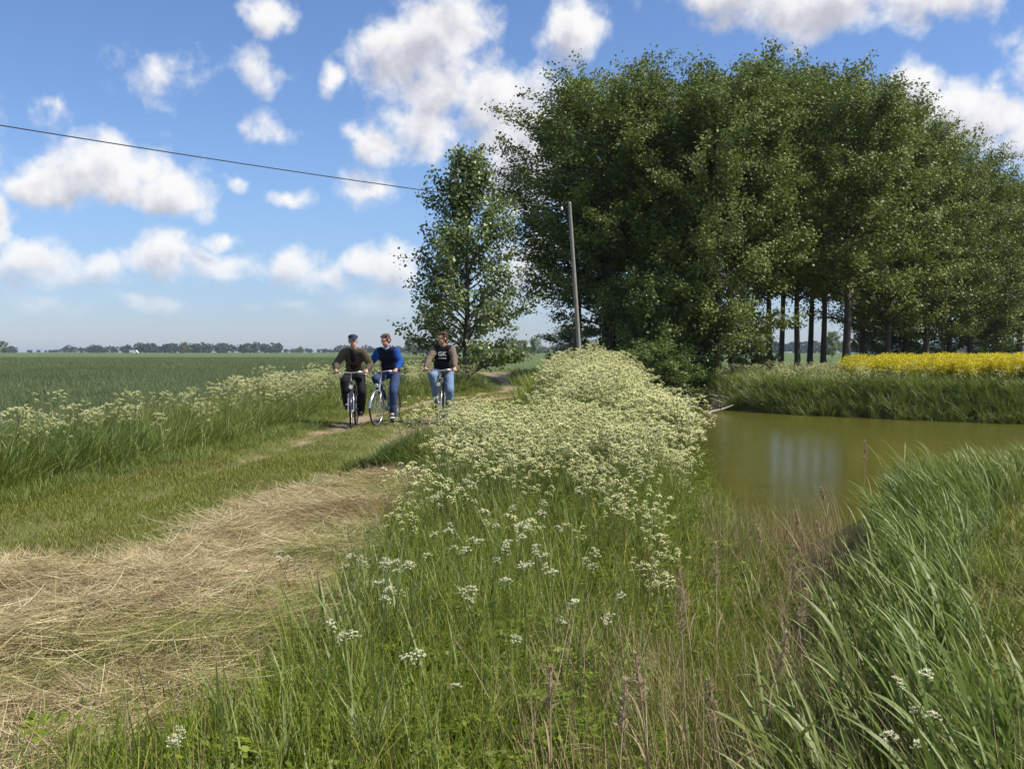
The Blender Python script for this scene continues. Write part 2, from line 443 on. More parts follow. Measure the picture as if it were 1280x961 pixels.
M['pole'] = plain('weathered_pole', (.25, .235, .21), .85, 0, .25, 9, .2, .4)
M['wire'] = plain('cable', (.03, .03, .035), .6)
M['porcelain'] = plain('porcelain', (.75, .74, .70), .3)

def ground_mat():
    m, k = mat_new('ground')
    out = k.node('ShaderNodeOutputMaterial')
    geo = k.node('ShaderNodeNewGeometry')
    pos = geo.outputs['Position']
    n1 = k.noise(pos, 1.3, 5, .62); n2 = k.noise(pos, 14, 5, .65); n3 = k.noise(pos, .03, 4, .6); n4 = k.noise(pos, 5.0, 4, .7)
    turf = k.ramp(n2, [(.25, (.055, .06, .02)), (.5, (.085, .095, .03)), (.75, (.13, .13, .05))])
    wheat = k.ramp(k.m('ADD', k.m('MULTIPLY', n4, .5), k.m('MULTIPLY', n3, .5)), [(.3, (.07, .105, .038)), (.5, (.095, .13, .048)), (.7, (.125, .155, .06))])
    a = k.node('ShaderNodeAttribute', attribute_name='field')
    c = k.mix(a.outputs['Fac'], turf, wheat)
    a2 = k.node('ShaderNodeAttribute', attribute_name='straw')
    straw = k.ramp(n2, [(.25, (.12, .08, .035)), (.55, (.24, .17, .08)), (.8, (.36, .28, .15))])
    c = k.mix(a2.outputs['Fac'], c, straw)
    a3 = k.node('ShaderNodeAttribute', attribute_name='mud')
    mud = k.ramp(n4, [(.3, (.05, .04, .02)), (.7, (.12, .09, .05))])
    c = k.mix(a3.outputs['Fac'], c, mud)
    p = k.node('ShaderNodeBsdfPrincipled'); k.l.new(c, p.inputs['Base Color']); p.inputs['Roughness'].default_value = .95
    p.inputs['Specular IOR Level'].default_value = .1
    b = k.node('ShaderNodeBump'); b.inputs['Strength'].default_value = .7; b.inputs['Distance'].default_value = .04
    k.l.new(k.m('ADD', n2, n1), b.inputs['Height']); k.l.new(b.outputs[0], p.inputs['Normal'])
    k.l.new(p.outputs[0], out.inputs[0])
    return m
def path_mat():
    m, k = mat_new('trodden_earth')
    out = k.node('ShaderNodeOutputMaterial')
    geo = k.node('ShaderNodeNewGeometry'); pos = geo.outputs['Position']
    n1 = k.noise(pos, .9, 5, .65); n2 = k.noise(pos, 18, 5, .7); n3 = k.noise(pos, 70, 3, .6)
    soil = k.ramp(n2, [(.25, (.17, .125, .075)), (.5, (.27, .205, .13)), (.75, (.37, .295, .20))])
    turf = k.ramp(n3, [(.3, (.07, .085, .025)), (.5, (.115, .13, .04)), (.7, (.18, .165, .065))])
    a = k.node('ShaderNodeAttribute', attribute_name='tint')
    f = k.smooth(k.m('ADD', a.outputs['Fac'], k.m('MULTIPLY', k.m('SUBTRACT', n1, .5), 1.6)), .35, .75)
    c = k.mix(f, turf, soil)
    p = k.node('ShaderNodeBsdfPrincipled'); k.l.new(c, p.inputs['Base Color']); p.inputs['Roughness'].default_value = .95
    p.inputs['Specular IOR Level'].default_value = .1
    b = k.node('ShaderNodeBump'); b.inputs['Strength'].default_value = .6; b.inputs['Distance'].default_value = .03
    k.l.new(k.m('ADD', n2, n1), b.inputs['Height']); k.l.new(b.outputs[0], p.inputs['Normal'])
    k.l.new(p.outputs[0], out.inputs[0])
    return m
def water_mat():
    m, k = mat_new('murky_water')
    out = k.node('ShaderNodeOutputMaterial')
    geo = k.node('ShaderNodeNewGeometry'); pos = geo.outputs['Position']
    n = k.noise(k.v('MULTIPLY', pos, (1.0, .45, 1)), 5.0, 4, .6)
    n2 = k.noise(pos, .22, 3, .5)
    nb = k.noise(pos, 1.2, 3, .5)
    c = k.ramp(nb, [(.3, (.078, .074, .013)), (.7, (.102, .096, .018))])
    p = k.node('ShaderNodeBsdfPrincipled'); k.l.new(c, p.inputs['Base Color'])
    p.inputs['Roughness'].default_value = .17; p.inputs['IOR'].default_value = 1.33
    b = k.node('ShaderNodeBump'); b.inputs['Distance'].default_value = .02
    k.l.new(k.m('MULTIPLY', k.smooth(n2, .35, .7), .5), b.inputs['Strength'])
    k.l.new(n, b.inputs['Height']); k.l.new(b.outputs[0], p.inputs['Normal'])
    k.l.new(p.outputs[0], out.inputs[0])
    return m

# ------------------------------------------------------------------ ground, path, pond
def axis(lo, hi, step, far0, far1):
    a = list(np.arange(lo, hi + 1e-6, step)); s = step; v = hi
    while v < far1: s *= 1.22; v += s; a.append(v)
    s = step; v = lo; b = []
    while v > far0: s *= 1.22; v -= s; b.append(v)
    return np.array(b[::-1] + a)
xs = axis(-9, 20, .22, -6000, 6000); ys = axis(2, 48, .22, -500, 9000)
GX, GY = np.meshgrid(xs, ys)
GZ = hgt(GX.ravel(), GY.ravel())
idx = np.arange(GX.size).reshape(GX.shape)
gF = np.stack([idx[:-1, :-1], idx[:-1, 1:], idx[1:, 1:], idx[1:, :-1]], -1).reshape(-1, 4)
mb = MB().add(np.stack([GX.ravel(), GY.ravel(), GZ], -1), gF)
ground = mb.build('ground', ground_mat(), smooth=True)
tag(ground, 'grassy ground of the farmland, stretching flat to the horizon', 'ground', kind='structure')
def vattr(o, name, v):
    a = o.data.attributes.new(name, 'FLOAT', 'POINT'); a.data.foreach_set('value', np.asarray(v, np.float32))
gx, gy = GX.ravel(), GY.ravel()
vattr(ground, 'field', np.clip(sst(vleft(gy) - 2.3 - gx, -.5, .5) * (gy > -100) + (gy > 90), 0, 1))
vattr(ground, 'straw', inpoly(gx, gy, HAY) * 1.0)
vattr(ground, 'mud', np.clip(1 - sst(pond_sd(gx, gy), .1, 1.0) + .8 * np.exp(-(segdist(gx, gy, TROUGH) / .7) ** 2), 0, 1))

def catmull(P, n):
    P = np.asarray(P, float); P = np.vstack([2 * P[0] - P[1], P, 2 * P[-1] - P[-2]])
    out = []
    for i in range(1, len(P) - 2):
        t = np.linspace(0, 1, n, endpoint=False)[:, None]
        p0, p1, p2, p3 = P[i - 1:i + 3]
        out.append(.5 * (2 * p1 + (p2 - p0) * t + (2 * p0 - 5 * p1 + 4 * p2 - p3) * t ** 2 + (3 * p1 - p0 - 3 * p2 + p3) * t ** 3))
    return np.vstack(out + [P[-2][None]])
pc = catmull(PATH, 16)
tg = np.gradient(pc, axis=0); tg /= np.linalg.norm(tg, axis=1, keepdims=True)
nr = np.stack([tg[:, 1], -tg[:, 0]], -1)
u = np.linspace(-1.25, 1.25, 15)
PP = pc[:, None, :] + nr[:, None, :] * u[None, :, None]
PX, PY = PP[..., 0].ravel(), PP[..., 1].ravel()
pz = hgt(PX, PY) + .010
tn = np.broadcast_to(.30 + .42 * np.exp(-((np.abs(u) - .72) / .25) ** 2) - .75 * np.clip(np.abs(u) - .95, 0, 1), PP.shape[:2]).ravel()
far = sst(PY, 15.5, 19.5) - .35 * sst(PY, 22, 25) * (1 - sst(PY, 27.5, 29)) + .3 * sst(PY, 28, 30)
tn = tn + .16 * far - .20 * (1 - far)
idx = np.arange(PX.size).reshape(PP.shape[:2])
pF = np.stack([idx[:-1, :-1], idx[:-1, 1:], idx[1:, 1:], idx[1:, :-1]], -1).reshape(-1, 4)
path = MB().add(np.stack([PX, PY, pz], -1), pF, 0, tn).build('path', path_mat(), smooth=True)
tag(path, 'worn earth and grass farm track curving past the pond', 'path', kind='structure')
def soil_at(x, y):
    d = segdist(x, y, pc[::4])
    t = .30 + .42 * np.exp(-((d - .72) / .25) ** 2) - .75 * np.clip(d - .95, 0, 1)
    f = sst(y, 15.5, 19.5) - .35 * sst(y, 22, 25) * (1 - sst(y, 27.5, 29)) + .3 * sst(y, 28, 30)
    return t + .16 * f - .20 * (1 - f)

Pn = np.array(POND)
cx, cy = Pn.mean(0)
# water sheet: reaches a little into the bank all round
gxw, gyw = np.meshgrid(np.arange(1, 36, .5), np.arange(10, 48, .5))
keep = pond_sd(gxw.ravel(), gyw.ravel()).reshape(gxw.shape) < .9
idx = np.arange(gxw.size).reshape(gxw.shape)
kq = keep[:-1, :-1] & keep[:-1, 1:] & keep[1:, 1:] & keep[1:, :-1]
wF = np.stack([idx[:-1, :-1], idx[:-1, 1:], idx[1:, 1:], idx[1:, :-1]], -1)[kq]
used = np.unique(wF); remap = np.zeros(gxw.size, int); remap[used] = np.arange(len(used))
wV = np.stack([gxw.ravel(), gyw.ravel(), np.full(gxw.size, WATER)], -1)[used]
water = MB().add(wV, remap[wF]).build('pond_water', water_mat(), smooth=True)
tag(water, 'murky brown-green pond water between the grassy banks', 'water', kind='structure')

# ------------------------------------------------------------------ scattering (one stuff object per kind of cover)
def scatter(name, protos, P, rotz, scl, label, cat, tilt=None, pick=None):
    n = len(P)
    me = bpy.data.meshes.new(name)
    me.vertices.add(n); me.vertices.foreach_set('co', np.asarray(P, np.float32).ravel())
    rot = np.zeros((n, 3), np.float32); rot[:, 2] = rotz
    if tilt is not None: rot[:, :2] = tilt
    a = me.attributes.new('rot', 'FLOAT_VECTOR', 'POINT'); a.data.foreach_set('vector', rot.ravel())
    a = me.attributes.new('scl', 'FLOAT', 'POINT'); a.data.foreach_set('value', np.asarray(scl, np.float32))
    a = me.attributes.new('pick', 'INT', 'POINT')
    a.data.foreach_set('value', (rng.integers(0, len(protos), n) if pick is None else pick).astype(np.int32))
    me.update()
    o = bpy.data.objects.new(name, me); COL.objects.link(o)
    g = bpy.data.node_groups.new(name + '_scatter', 'GeometryNodeTree')
    g.interface.new_socket('Geometry', in_out='INPUT', socket_type='NodeSocketGeometry')
    g.interface.new_socket('Geometry', in_out='OUTPUT', socket_type='NodeSocketGeometry')
    N = g.nodes; Lk = g.links
    gi = N.new('NodeGroupInput'); go = N.new('NodeGroupOutput')
    iop = N.new('GeometryNodeInstanceOnPoints')
    gti = N.new('GeometryNodeGeometryToInstance')
    for p in protos[::-1]:
        oi = N.new('GeometryNodeObjectInfo'); oi.inputs['Object'].default_value = p
        Lk.new(oi.outputs['Geometry'], gti.inputs[0])
    Lk.new(gi.outputs[0], iop.inputs['Points']); Lk.new(gti.outputs[0], iop.inputs['Instance'])
    iop.inputs['Pick Instance'].default_value = True
    def na(nm, typ):
        x = N.new('GeometryNodeInputNamedAttribute'); x.data_type = typ; x.inputs['Name'].default_value = nm
        return x.outputs[0]
    Lk.new(na('pick', 'INT'), iop.inputs['Instance Index'])
    Lk.new(na('rot', 'FLOAT_VECTOR'), iop.inputs['Rotation'])
    Lk.new(na('scl', 'FLOAT'), iop.inputs['Scale'])
    Lk.new(iop.outputs[0], go.inputs[0])
    md = o.modifiers.new('scatter', 'NODES'); md.node_group = g
    tag(o, label, cat, kind='stuff')
    return o
def proto(mb, name, mats): return mb.build(name, mats, link=False)
def U(n, a, b): return rng.uniform(a, b, n)
def spread(n, x0, x1, y0, y1, test, ypow=1.0):
    """n random ground points inside test(x, y)"""
    x = U(n, x0, x1); y = y0 + (y1 - y0) * rng.random(n) ** ypow
    k = test(x, y); x, y = x[k], y[k]
    return np.stack([x, y, hgt(x, y)], -1)
def inview(x, y, mar=.08):
    return np.abs(x) < (.4923 + mar) * y + .6

def tuft(n, rad, h0, h1, w0, w1, lean, curl, k=3, az0=None, azs=math.pi, mat=0, mb=None, tint=(0, 1)):
    mb = mb or MB()
    r = rad * np.sqrt(rng.random(n)); a = U(n, 0, 6.283)
    b = np.stack([r * np.cos(a), r * np.sin(a), np.full(n, -.01)], -1)
    az = U(n, 0, 6.283) if az0 is None else rng.normal(az0, azs, n)
    V, F, own, C = ribbons(b, az, U(n, h0, h1), U(n, w0, w1), U(n, *lean), U(n, *curl), k, twist=U(n, -.6, .6))
    mb.add(V, F, mat, U(n, *tint)[own])
    return mb

# ------------------------------------------------------------------ ground cover
# short turf of the track
tp = [proto(tuft(26, .085, .025, .075, .003, .006, (.1, .9), (.1, .9), 2), 'turf_tuft', M['short']) for _ in range(5)]
def turf_ok(x, y):
    return inview(x, y) & (x > vleft(y) - .7) & (x < np.maximum(vright(y), -.4) + .4) & ~inpoly(x, y, HAY) & (soil_at(x, y) + vnoise(x, y, .55, 9) * .32 < U(len(x), .28, .75))
P = np.concatenate([spread(26000, -7, 1, 4.5, 14, turf_ok), spread(22000, -6, 3, 14, 40, turf_ok)])
scatter('short_grass', tp, P, U(len(P), 0, 6.28), U(len(P), .7, 1.35) * np.interp(P[:, 1], [4, 14, 40], [.9, 1.15, 1.8]), 'short mown grass covering the farm track', 'grass')
# mown grass at the lower right
RIM = [(1.2, 2.2), (1.75, 3.6), (2.2, 5.2), (2.8, 6.7), (4.5, 9.4), (7.6, 12.4), (13, 16), (26, 20)]     # right rim of the reed belt
def rim_x(y): return np.interp(y, [p[1] for p in RIM], [p[0] for p in RIM])
mp = [proto(tuft(30, .10, .05, .16, .003, .007, (.1, 1.0), (.2, 1.2), 3), 'mown_tuft', M['short']) for _ in range(4)]
P = spread(15000, .8, 14, 2.4, 18, lambda x, y: inview(x, y, .12) & (x > rim_x(y) - .25), 1.6)
scatter('mown_grass', mp, P, U(len(P), 0, 6.28), U(len(P), .7, 1.5), 'low yellow-green grass at the lower right beside the reeds', 'grass')

# wheat field on the left
def wheat_ok(x, y): return inview(x, y, .05) & (x < vleft(y) - 1.9 - .3 * vnoise(x, y, .3, 4))
wp = [proto(tuft(34, .16, .34, .56, .007, .013, (.02, .35), (.1, .9), 3), 'wheat_tuft', M['wheat']) for _ in range(4)]
P = np.concatenate([spread(26000, -16, -3, 9, 30, wheat_ok), spread(30000, -38, -2, 30, 75, wheat_ok), spread(30000, -105, -2, 75, 200, wheat_ok)])
scatter('wheat_field', wp, P, U(len(P), 0, 6.28), U(len(P), .85, 1.15) * np.interp(P[:, 1], [10, 75, 200], [1, 1.08, 1.15]), 'blue-green young wheat field reaching to the far horizon at left', 'wheat')

# tall verge grass along the left of the track
vp = [proto(tuft(24, .12, .35, .75, .006, .014, (.05, .5), (.2, 1.2), 4, .4, .9), 'verge_tuft', M['verge']) for _ in range(5)]
vs = [proto(tuft(26, .10, .12, .32, .004, .009, (.1, .8), (.2, 1.2), 3), 'verge_low_tuft', M['verge']) for _ in range(3)]
def verge_ok(x, y): return inview(x, y) & (x < vleft(y) + .18 * vnoise(x, y, .4, 3)) & (x > vleft(y) - 2.3)
P = np.concatenate([spread(17000, -9, -2, 6, 24, verge_ok), spread(6000, -7, 3, 24, 48, verge_ok)])
edge = vleft(P[:, 1]) - P[:, 0]
low = edge < .35 + .5 * rng.random(len(P))
pk = np.where(low, 5 + rng.integers(0, 3, len(P)), rng.integers(0, 5, len(P)))
scatter('verge_grass', vp + vs, P, rng.normal(0, .7, len(P)), np.interp(edge, [0, .6, 1.6, 2.4], [.6, .8, .98, .95]) * U(len(P), .7, 1.2), 'tall green verge grass between the track and the wheat', 'grass', pick=pk)

# ---- cow parsley
def umbel(mb, c, r, dense=10, stem_mat=0, flower_mat=1, fine=False, nrm=None):
    c = np.asarray(c, float)
    n = dense
    a = np.arange(n) * 2.399 + rng.random() * 6; rr = r * np.sqrt((np.arange(n) + .4) / n)
    top = np.stack([rr * np.cos(a), rr * np.sin(a), .30 * r - .75 * rr ** 2 / r + rng.normal(0, .13 * r, n)], -1)
    tl = rng.normal(0, .42, 2)
    Mx = np.array(Matrix.Rotation(tl[0], 3, 'X') @ Matrix.Rotation(tl[1], 3, 'Y'))
    top = top @ Mx.T + c
    ray0 = c - np.array([0, 0, r * .75])
    V, F = tubes(np.stack([np.broadcast_to(ray0, top.shape), top], 1), np.full((n, 2), .0007 if fine else .0012), 3)
    mb.add(V, F, stem_mat, .7)
    s = r * U(n, .24, .34)
    if not fine:
        an = np.arange(5) / 5 * 6.283
        ring = np.stack([np.cos(an), np.sin(an), np.zeros(5)], -1)
        V = np.concatenate([top[:, None, :] + s[:, None, None] * (ring[None] + rng.normal(0, .22, (n, 5, 3))), top[:, None, :] + np.array([0, 0, .45])[None, None] * s[:, None, None]], 1)
        i = np.arange(n)[:, None] * 6; j = np.arange(5)
        F = np.stack([i + j, i + (j + 1) % 5, np.broadcast_to(i + 5, (n, 5))], -1).reshape(-1, 3)
        mb.add(V.reshape(-1, 3), F, flower_mat, np.repeat(U(n, .2, 1), 6))
    else:
        q = 16
        g = rng.normal(0, .42, (n, q, 3)); g[..., 2] = np.abs(g[..., 2]) * .8 - .25 * (g[..., 0] ** 2 + g[..., 1] ** 2)
        cc = (top[:, None, :] + g * s[:, None, None]).reshape(-1, 3)
        m = len(cc); e1 = rng.normal(0, 1, (m, 3)); e1[:, 2] *= .5; e1 /= np.linalg.norm(e1, axis=1, keepdims=True)
        e2 = np.cross(e1, rng.normal(0, .35, (m, 3)) + [0, 0, 1]); e2 /= np.linalg.norm(e2, axis=1, keepdims=True)
        z = (r * .085 * U(m, .7, 1.3))[:, None]
        V = np.stack([cc - e1 * z, cc - e2 * z, cc + e1 * z, cc + e2 * z], 1).reshape(-1, 3)
        mb.add(V, np.arange(m * 4).reshape(-1, 4), flower_mat, np.repeat(U(m, .3, 1), 4))
def fern_leaf(mb, base, az, L, mat=2):
    """twice-cut leaf: midrib with pairs of pinnae, each of small leaflets"""
    t = np.linspace(.18, 1, 8)
    lean, curl = .75 + rng.normal(0, .15), .7
    th = lean + curl * t
    d = np.array([math.cos(az), math.sin(az), 0]); s = np.array([-math.sin(az), math.cos(az), 0])
    mid = np.asarray(base) + L * t[:, None] * (np.sin(th)[:, None] * d + np.cos(th)[:, None] * np.array([0, 0, 1]))
    tube(mb, np.vstack([np.asarray(base)[None], mid]), np.linspace(.0025, .0008, 9), 3, 0, .5, cap=False)
    cs, wd, e1s, e2s = [], [], [], []
    for i, m_ in enumerate(mid):
        pl = L * .42 * (1 - t[i]) ** .7 + .01
        for sg in (-1, 1):
            for f in (.3, .65, 1.0):
                cs.append(m_ + sg * s * pl * f + d * pl * .25 * f + np.array([0, 0, rng.normal(0, .006) - .1 * pl * f]))
                e1s.append(sg * s * .8 + d * .6 + rng.normal(0, .25, 3)); wd.append(max(.012, L * .075 * (1.1 - .35 * f)))
    c = np.array(cs); n = len(c); e1 = np.array(e1s); e1 /= np.linalg.norm(e1, axis=1, keepdims=True)
    nn = rng.normal(0, .35, (n, 3)) + [0, 0, 1]; e2 = np.cross(nn, e1); e2 /= np.linalg.norm(e2, axis=1, keepdims=True)
    w = np.array(wd)[:, None]
    V = np.stack([c - e1 * w, c - e2 * w * .45, c + e1 * w, c + e2 * w * .45], 1).reshape(-1, 3)
    mb.add(V, np.arange(n * 4).reshape(-1, 4), mat, np.repeat(U(n, .1, 1), 4))
def parsley_parts(h, nb, fine=False, umb=.042, leaves=5, nray=10):
    """returns stem MB, list of umbel MBs, list of leaf MBs"""
    lean = rng.normal(0, .10, 2)
    def axis_pt(t): return np.array([lean[0] * h * t * t + .01 * math.sin(5 * t), lean[1] * h * t * t, h * t])
    st = MB(); us = []; ls = []
    ts = np.linspace(0, 1, 6)
    tube(st, [axis_pt(t) for t in ts], np.linspace(.0045, .0014, 6), 4, 0, .5, cap=False)
    tips = [(axis_pt(1.0), umb * 1.1)]
    for i in range(nb):
        t0 = .30 + .58 * (i + rng.random()) / nb
        p0 = axis_pt(t0); a = i * 2.399 + rng.random()
        hr = h * (.10 + .16 * rng.random()) * (1.15 - .4 * t0)
        p2 = p0 + np.array([math.cos(a) * hr, math.sin(a) * hr, h * (.95 - t0) * (.25 + .85 * rng.random()) + .05])
        p1 = p0 * .5 + p2 * .5 + np.array([math.cos(a), math.sin(a), -.2]) * hr * .25
        tube(st, [p0, p1, p2], [.0022, .0016, .0010], 3, 0, .6, cap=False)
        tips.append((p2, umb * (.75 + .4 * rng.random())))
    for p, r in tips:
        u = MB(); umbel(u, p + np.array([0, 0, r * .7]), r, nray, 0, 1, fine); us.append(u)
    for i in range(leaves):
        l = MB(); t0 = .04 + .5 * i / leaves; fern_leaf(l, axis_pt(t0), i * 2.4 + rng.random(), h * (.36 - .3 * t0) * (.8 + .5 * rng.random())); ls.append(l)
    return st, us, ls
def parsley_proto(h, nb, fl='umbel', **kw):
    st, us, ls = parsley_parts(h, nb, **kw)
    for x in us + ls: st.merge(x)
    return proto(st, 'cow_parsley_proto', [M['stem'], M[fl], M['fern']])
cp = [parsley_proto(U(1, .85, 1.05)[0], 17, umb=.036, leaves=6) for _ in range(6)]
cw = [parsley_proto(U(1, .7, .95)[0], 9, 'umbel', umb=.029, leaves=6) for _ in range(3)]
bt = [proto(tuft(26, .13, .45, .9, .006, .014, (.03, .35), (.1, .9), 4), 'bank_tuft', M['tall']) for _ in range(5)]
def bank_ok(x, y):
    s = pond_sd(x, y)
    return inview(x, y) & (x > vright(y) + .12 * vnoise(x, y, .4, 6)) & (x < np.interp(y, [10, 11.8, 15.5, 20, 32, 42, 46], [1.2, 1.9, 2.75, 3.3, 3.85, 4.9, 5.6])) & (s > .15) & (y > 10.2)
def dens(P, keepf): return P[rng.random(len(P)) < keepf]
P = spread(9000, -2, 6.5, 10.5, 44, bank_ok)
# bare of blossom: the dark grass clump at the near left corner and a hollow half way
kp = (.45 + .55 * sst(P[:, 1], 10.0, 13.0)) * np.clip(.66 + .5 * vnoise(P[:, 0], P[:, 1], .28, 90), .2, 1) * np.where(P[:, 1] < 19, sst(P[:, 0] - vright(P[:, 1]), .55, 1.6), sst(P[:, 0] - vright(P[:, 1]), .0, .8)) * (1 - .85 * np.exp(-(((P[:, 0] - 1.4) / .8) ** 2 + ((P[:, 1] - 26.5) / 1.6) ** 2)))
kp *= np.interp(pond_sd(P[:, 0], P[:, 1]), [.25, 1.1], [.12, 1.0])
P = dens(P, np.clip(kp + .04, 0, 1) * np.interp(P[:, 1], [10, 20, 44], [1.0, 1.0, .8]))
hs = np.clip(P[:, 2] * -.25, 0, .2)
scatter('cow_parsley_bank', cp, P, U(len(P), 0, 6.28), (U(len(P), .62, 1.12) + hs) * (1 + .16 * vnoise(P[:, 0], P[:, 1], .22, 91)) * np.interp(P[:, 1], [10, 13, 17, 30, 42], [.70, .88, 1.02, 1.22, 1.24]) * np.where(P[:, 1] < 20, np.interp(P[:, 0] - vright(P[:, 1]), [.2, 1.7], [.55, 1.0]), 1.0),
        'mass of cream-flowered cow parsley covering the bank beside the pond', 'cow parsley', tilt=rng.normal(0, .06, (len(P), 2)))
P = spread(9500, -2.2, 6.5, 10.2, 44, bank_ok)
scatter('bank_grass', bt, P, U(len(P), 0, 6.28), U(len(P), .6, 1.25) * np.interp(P[:, 1], [10, 14, 30], [.8, .98, 1.2]) * np.where(P[:, 1] < 20, np.interp(P[:, 0] - vright(P[:, 1]), [.0, 1.5], [.5, 1.0]), 1.0), 'green grass growing up through the cow parsley bank', 'grass', tilt=rng.normal(0, .1, (len(P), 2)))
# dark reed-grass clump at the near left corner of the bank
dk = [proto(tuft(26, .10, .3, .75, .008, .016, (.02, .45), (.1, 1.1), 4), 'clump_tuft', M['verge']) for _ in range(4)]
P = spread(4600, -2.2, 1.6, 11.6, 15.8, lambda x, y: (x > vright(y) - .35 + .25 * vnoise(x, y, .6, 8)) & (x < vright(y) + 2.1))
scatter('corner_grass_clump', dk, P, U(len(P), 0, 6.28), np.interp(P[:, 0] - vright(P[:, 1]), [-.4, .2, .8], [.4, .75, .92]) * U(len(P), .75, 1.05), 'dark green broad-bladed grass clump at the corner of the parsley bank by the hay', 'grass')
# parsley mixed into the left verge
P = spread(5200, -9.5, 1, 7.5, 46, lambda x, y: inview(x, y) & (x < vleft(y) - .55 - .25 * vnoise(x, y, .3, 7)) & (x > vleft(y) - 2.3))
P = dens(P, np.clip(.24 + .32 * vnoise(P[:, 0], P[:, 1], .12, 12) + .3 * sst(P[:, 1], 19, 26), .07, .7))
scatter('verge_cow_parsley', cp, P, U(len(P), 0, 6.28), U(len(P), .5, .95) * np.interp(P[:, 1], [8, 20, 26, 44], [.9, .95, 1.15, 1.2]), 'cream cow parsley blossoms along the left verge', 'cow parsley')
# dry stalks in the left verge
dp = [proto(tuft(7, .15, .4, 1.0, .003, .006, (.0, .25), (.0, .3), 3), 'dry_tuft', M['dry']) for _ in range(4)]
P = spread(900, -9, -4, 8, 17, lambda x, y: inview(x, y) & (x < vleft(y) - 1.2) & (x > vleft(y) - 2.4) & (vnoise(x, y, .2, 21) > .1))
scatter('verge_dry_stalks', dp, P, U(len(P), 0, 6.28), U(len(P), .7, 1.0), 'dry beige stalks among the parsley on the left verge', 'dry grass')

# ---- foreground tall grass between hay and ditch
def fore_ok(x, y):
    return inview(x, y, .1) & ~inpoly(x, y, HAY) & (x > np.interp(y, [2, 4, 6, 8, 10, 11.5], [-1.6, -1.15, -1.0, -.85, -.5, -.7]) + .15 * vnoise(x, y, .6, 31)) & (pond_sd(x, y) > .1) & (x < np.interp(y, [2, 4, 6, 9, 12], [.9, 1.15, 1.6, 2.3, 2.7]))
fp = [proto(tuft(18, .10, .30, .75, .0035, .011, (.02, .4), (.1, 1.1), 5), 'meadow_tuft', M['tall']) for _ in range(6)]
def seed_tuft():
    mb = MB(); n = 9
    r = .10 * np.sqrt(rng.random(n)); a = U(n, 0, 6.28); b = np.stack([r * np.cos(a), r * np.sin(a), np.zeros(n)], -1)
    V, F, own, C = ribbons(b, U(n, 0, 6.28), U(n, .5, .95), U(n, .0022, .0034), U(n, .0, .2), U(n, .05, .5), 5, np.array([1, 1, 1, 1, .8, .5]))
    mb.add(V, F, 0, U(n, .5, 1)[own])
    for i in range(n):   # small spikelets near the tip
        m = 12; f = rng.random(m); p = C[i, 3] + (C[i, 5] - C[i, 3]) * f[:, None] + rng.normal(0, .006, (m, 3))
        V2, F2, o2, _ = ribbons(p, U(m, 0, 6.28), U(m, .012, .022), U(m, .002, .004), U(m, .2, .9), U(m, 0, .5), 1, np.array([1, .2]))
        mb.add(V2, F2, 0, U(m, .6, 1)[o2])
    return proto(mb, 'seed_grass_proto', M['tall'])
sp = [seed_tuft() for _ in range(4)]
def herb_tuft():
    mb = MB()
    for i in range(7): fern_leaf(mb, (rng.normal(0, .05), rng.normal(0, .05), 0), rng.random() * 6.28, .16 + .16 * rng.random(), 0)
    return proto(mb, 'herb_proto', M['fern'])
hp = [herb_tuft() for _ in range(3)]
P = spread(9500, -2.5, 4, 2.5, 12.5, fore_ok, 1.25)
scl = np.interp(P[:, 1], [2.5, 4, 6, 8, 11], [.46, .54, .62, .68, .80]) * U(len(P), .65, 1.25) * np.where(P[:, 0] > 1.5, .72, 1)
scatter('meadow_grass', fp + sp, P, U(len(P), 0, 6.28), scl, 'tall green grass in the foreground between the hay and the ditch', 'grass', tilt=rng.normal(0, .10, (len(P), 2)),
        pick=np.where(rng.random(len(P)) < .72, rng.integers(0, 6, len(P)), 6 + rng.integers(0, 4, len(P))))
bb_ = [proto(tuft(9, .09, .35, .8, .010, .022, (.02, .35), (.1, .9), 6), 'broad_blade_proto', M['reed']) for _ in range(5)]
P = spread(1500, -1.8, 2.2, 2.5, 11.5, fore_ok)
P = dens(P, .12 + .8 * np.exp(-((P[:, 0] + .75 - .03 * P[:, 1]) / .4) ** 2) + .3 * (vnoise(P[:, 0], P[:, 1], .4, 71) > .2))
scatter('broad_grass', bb_, P, U(len(P), 0, 6.28), U(len(P), .55, 1.0) * np.interp(P[:, 1], [2.5, 5, 11], [.62, .78, 1.0]), 'broad upright grass blades rising through the foreground meadow', 'grass', tilt=rng.normal(0, .1, (len(P), 2)))
P = spread(2600, -2.0, 3.5, 2.4, 11, fore_ok, 1.3)
scatter('meadow_herbs', hp, P, U(len(P), 0, 6.28), U(len(P), .7, 1.4), 'leafy green herbs low among the foreground grass', 'herbs', tilt=rng.normal(0, .15, (len(P), 2)))
# parsley thinning out towards the camera
P = spread(1250, -1.3, 2.6, 6.0, 13.5, lambda x, y: (fore_ok(x, y) & (x < .75 + .05 * y)) | bank_ok(x, y))
P = dens(P, np.clip(.25 + .75 * sst(P[:, 1], 7.0, 9.5) + .25 * vnoise(P[:, 0], P[:, 1], .4, 92), .1, 1))
scatter('meadow_cow_parsley', cw, P, U(len(P), 0, 6.28), U(len(P), .7, 1.05) * np.interp(P[:, 1], [6, 8, 13], [.66, .80, .92]), 'cream cow parsley scattered through the grass before the bank', 'cow parsley', tilt=rng.normal(0, .07, (len(P), 2)))

P = spread(260, -1.5, 2.5, 2.4, 10, fore_ok)
scatter('meadow_dry_stalks', dp, P, U(len(P), 0, 6.28), U(len(P), .35, .7), 'thin straw-coloured stalks among the foreground grass', 'dry grass', tilt=rng.normal(0, .15, (len(P), 2)))
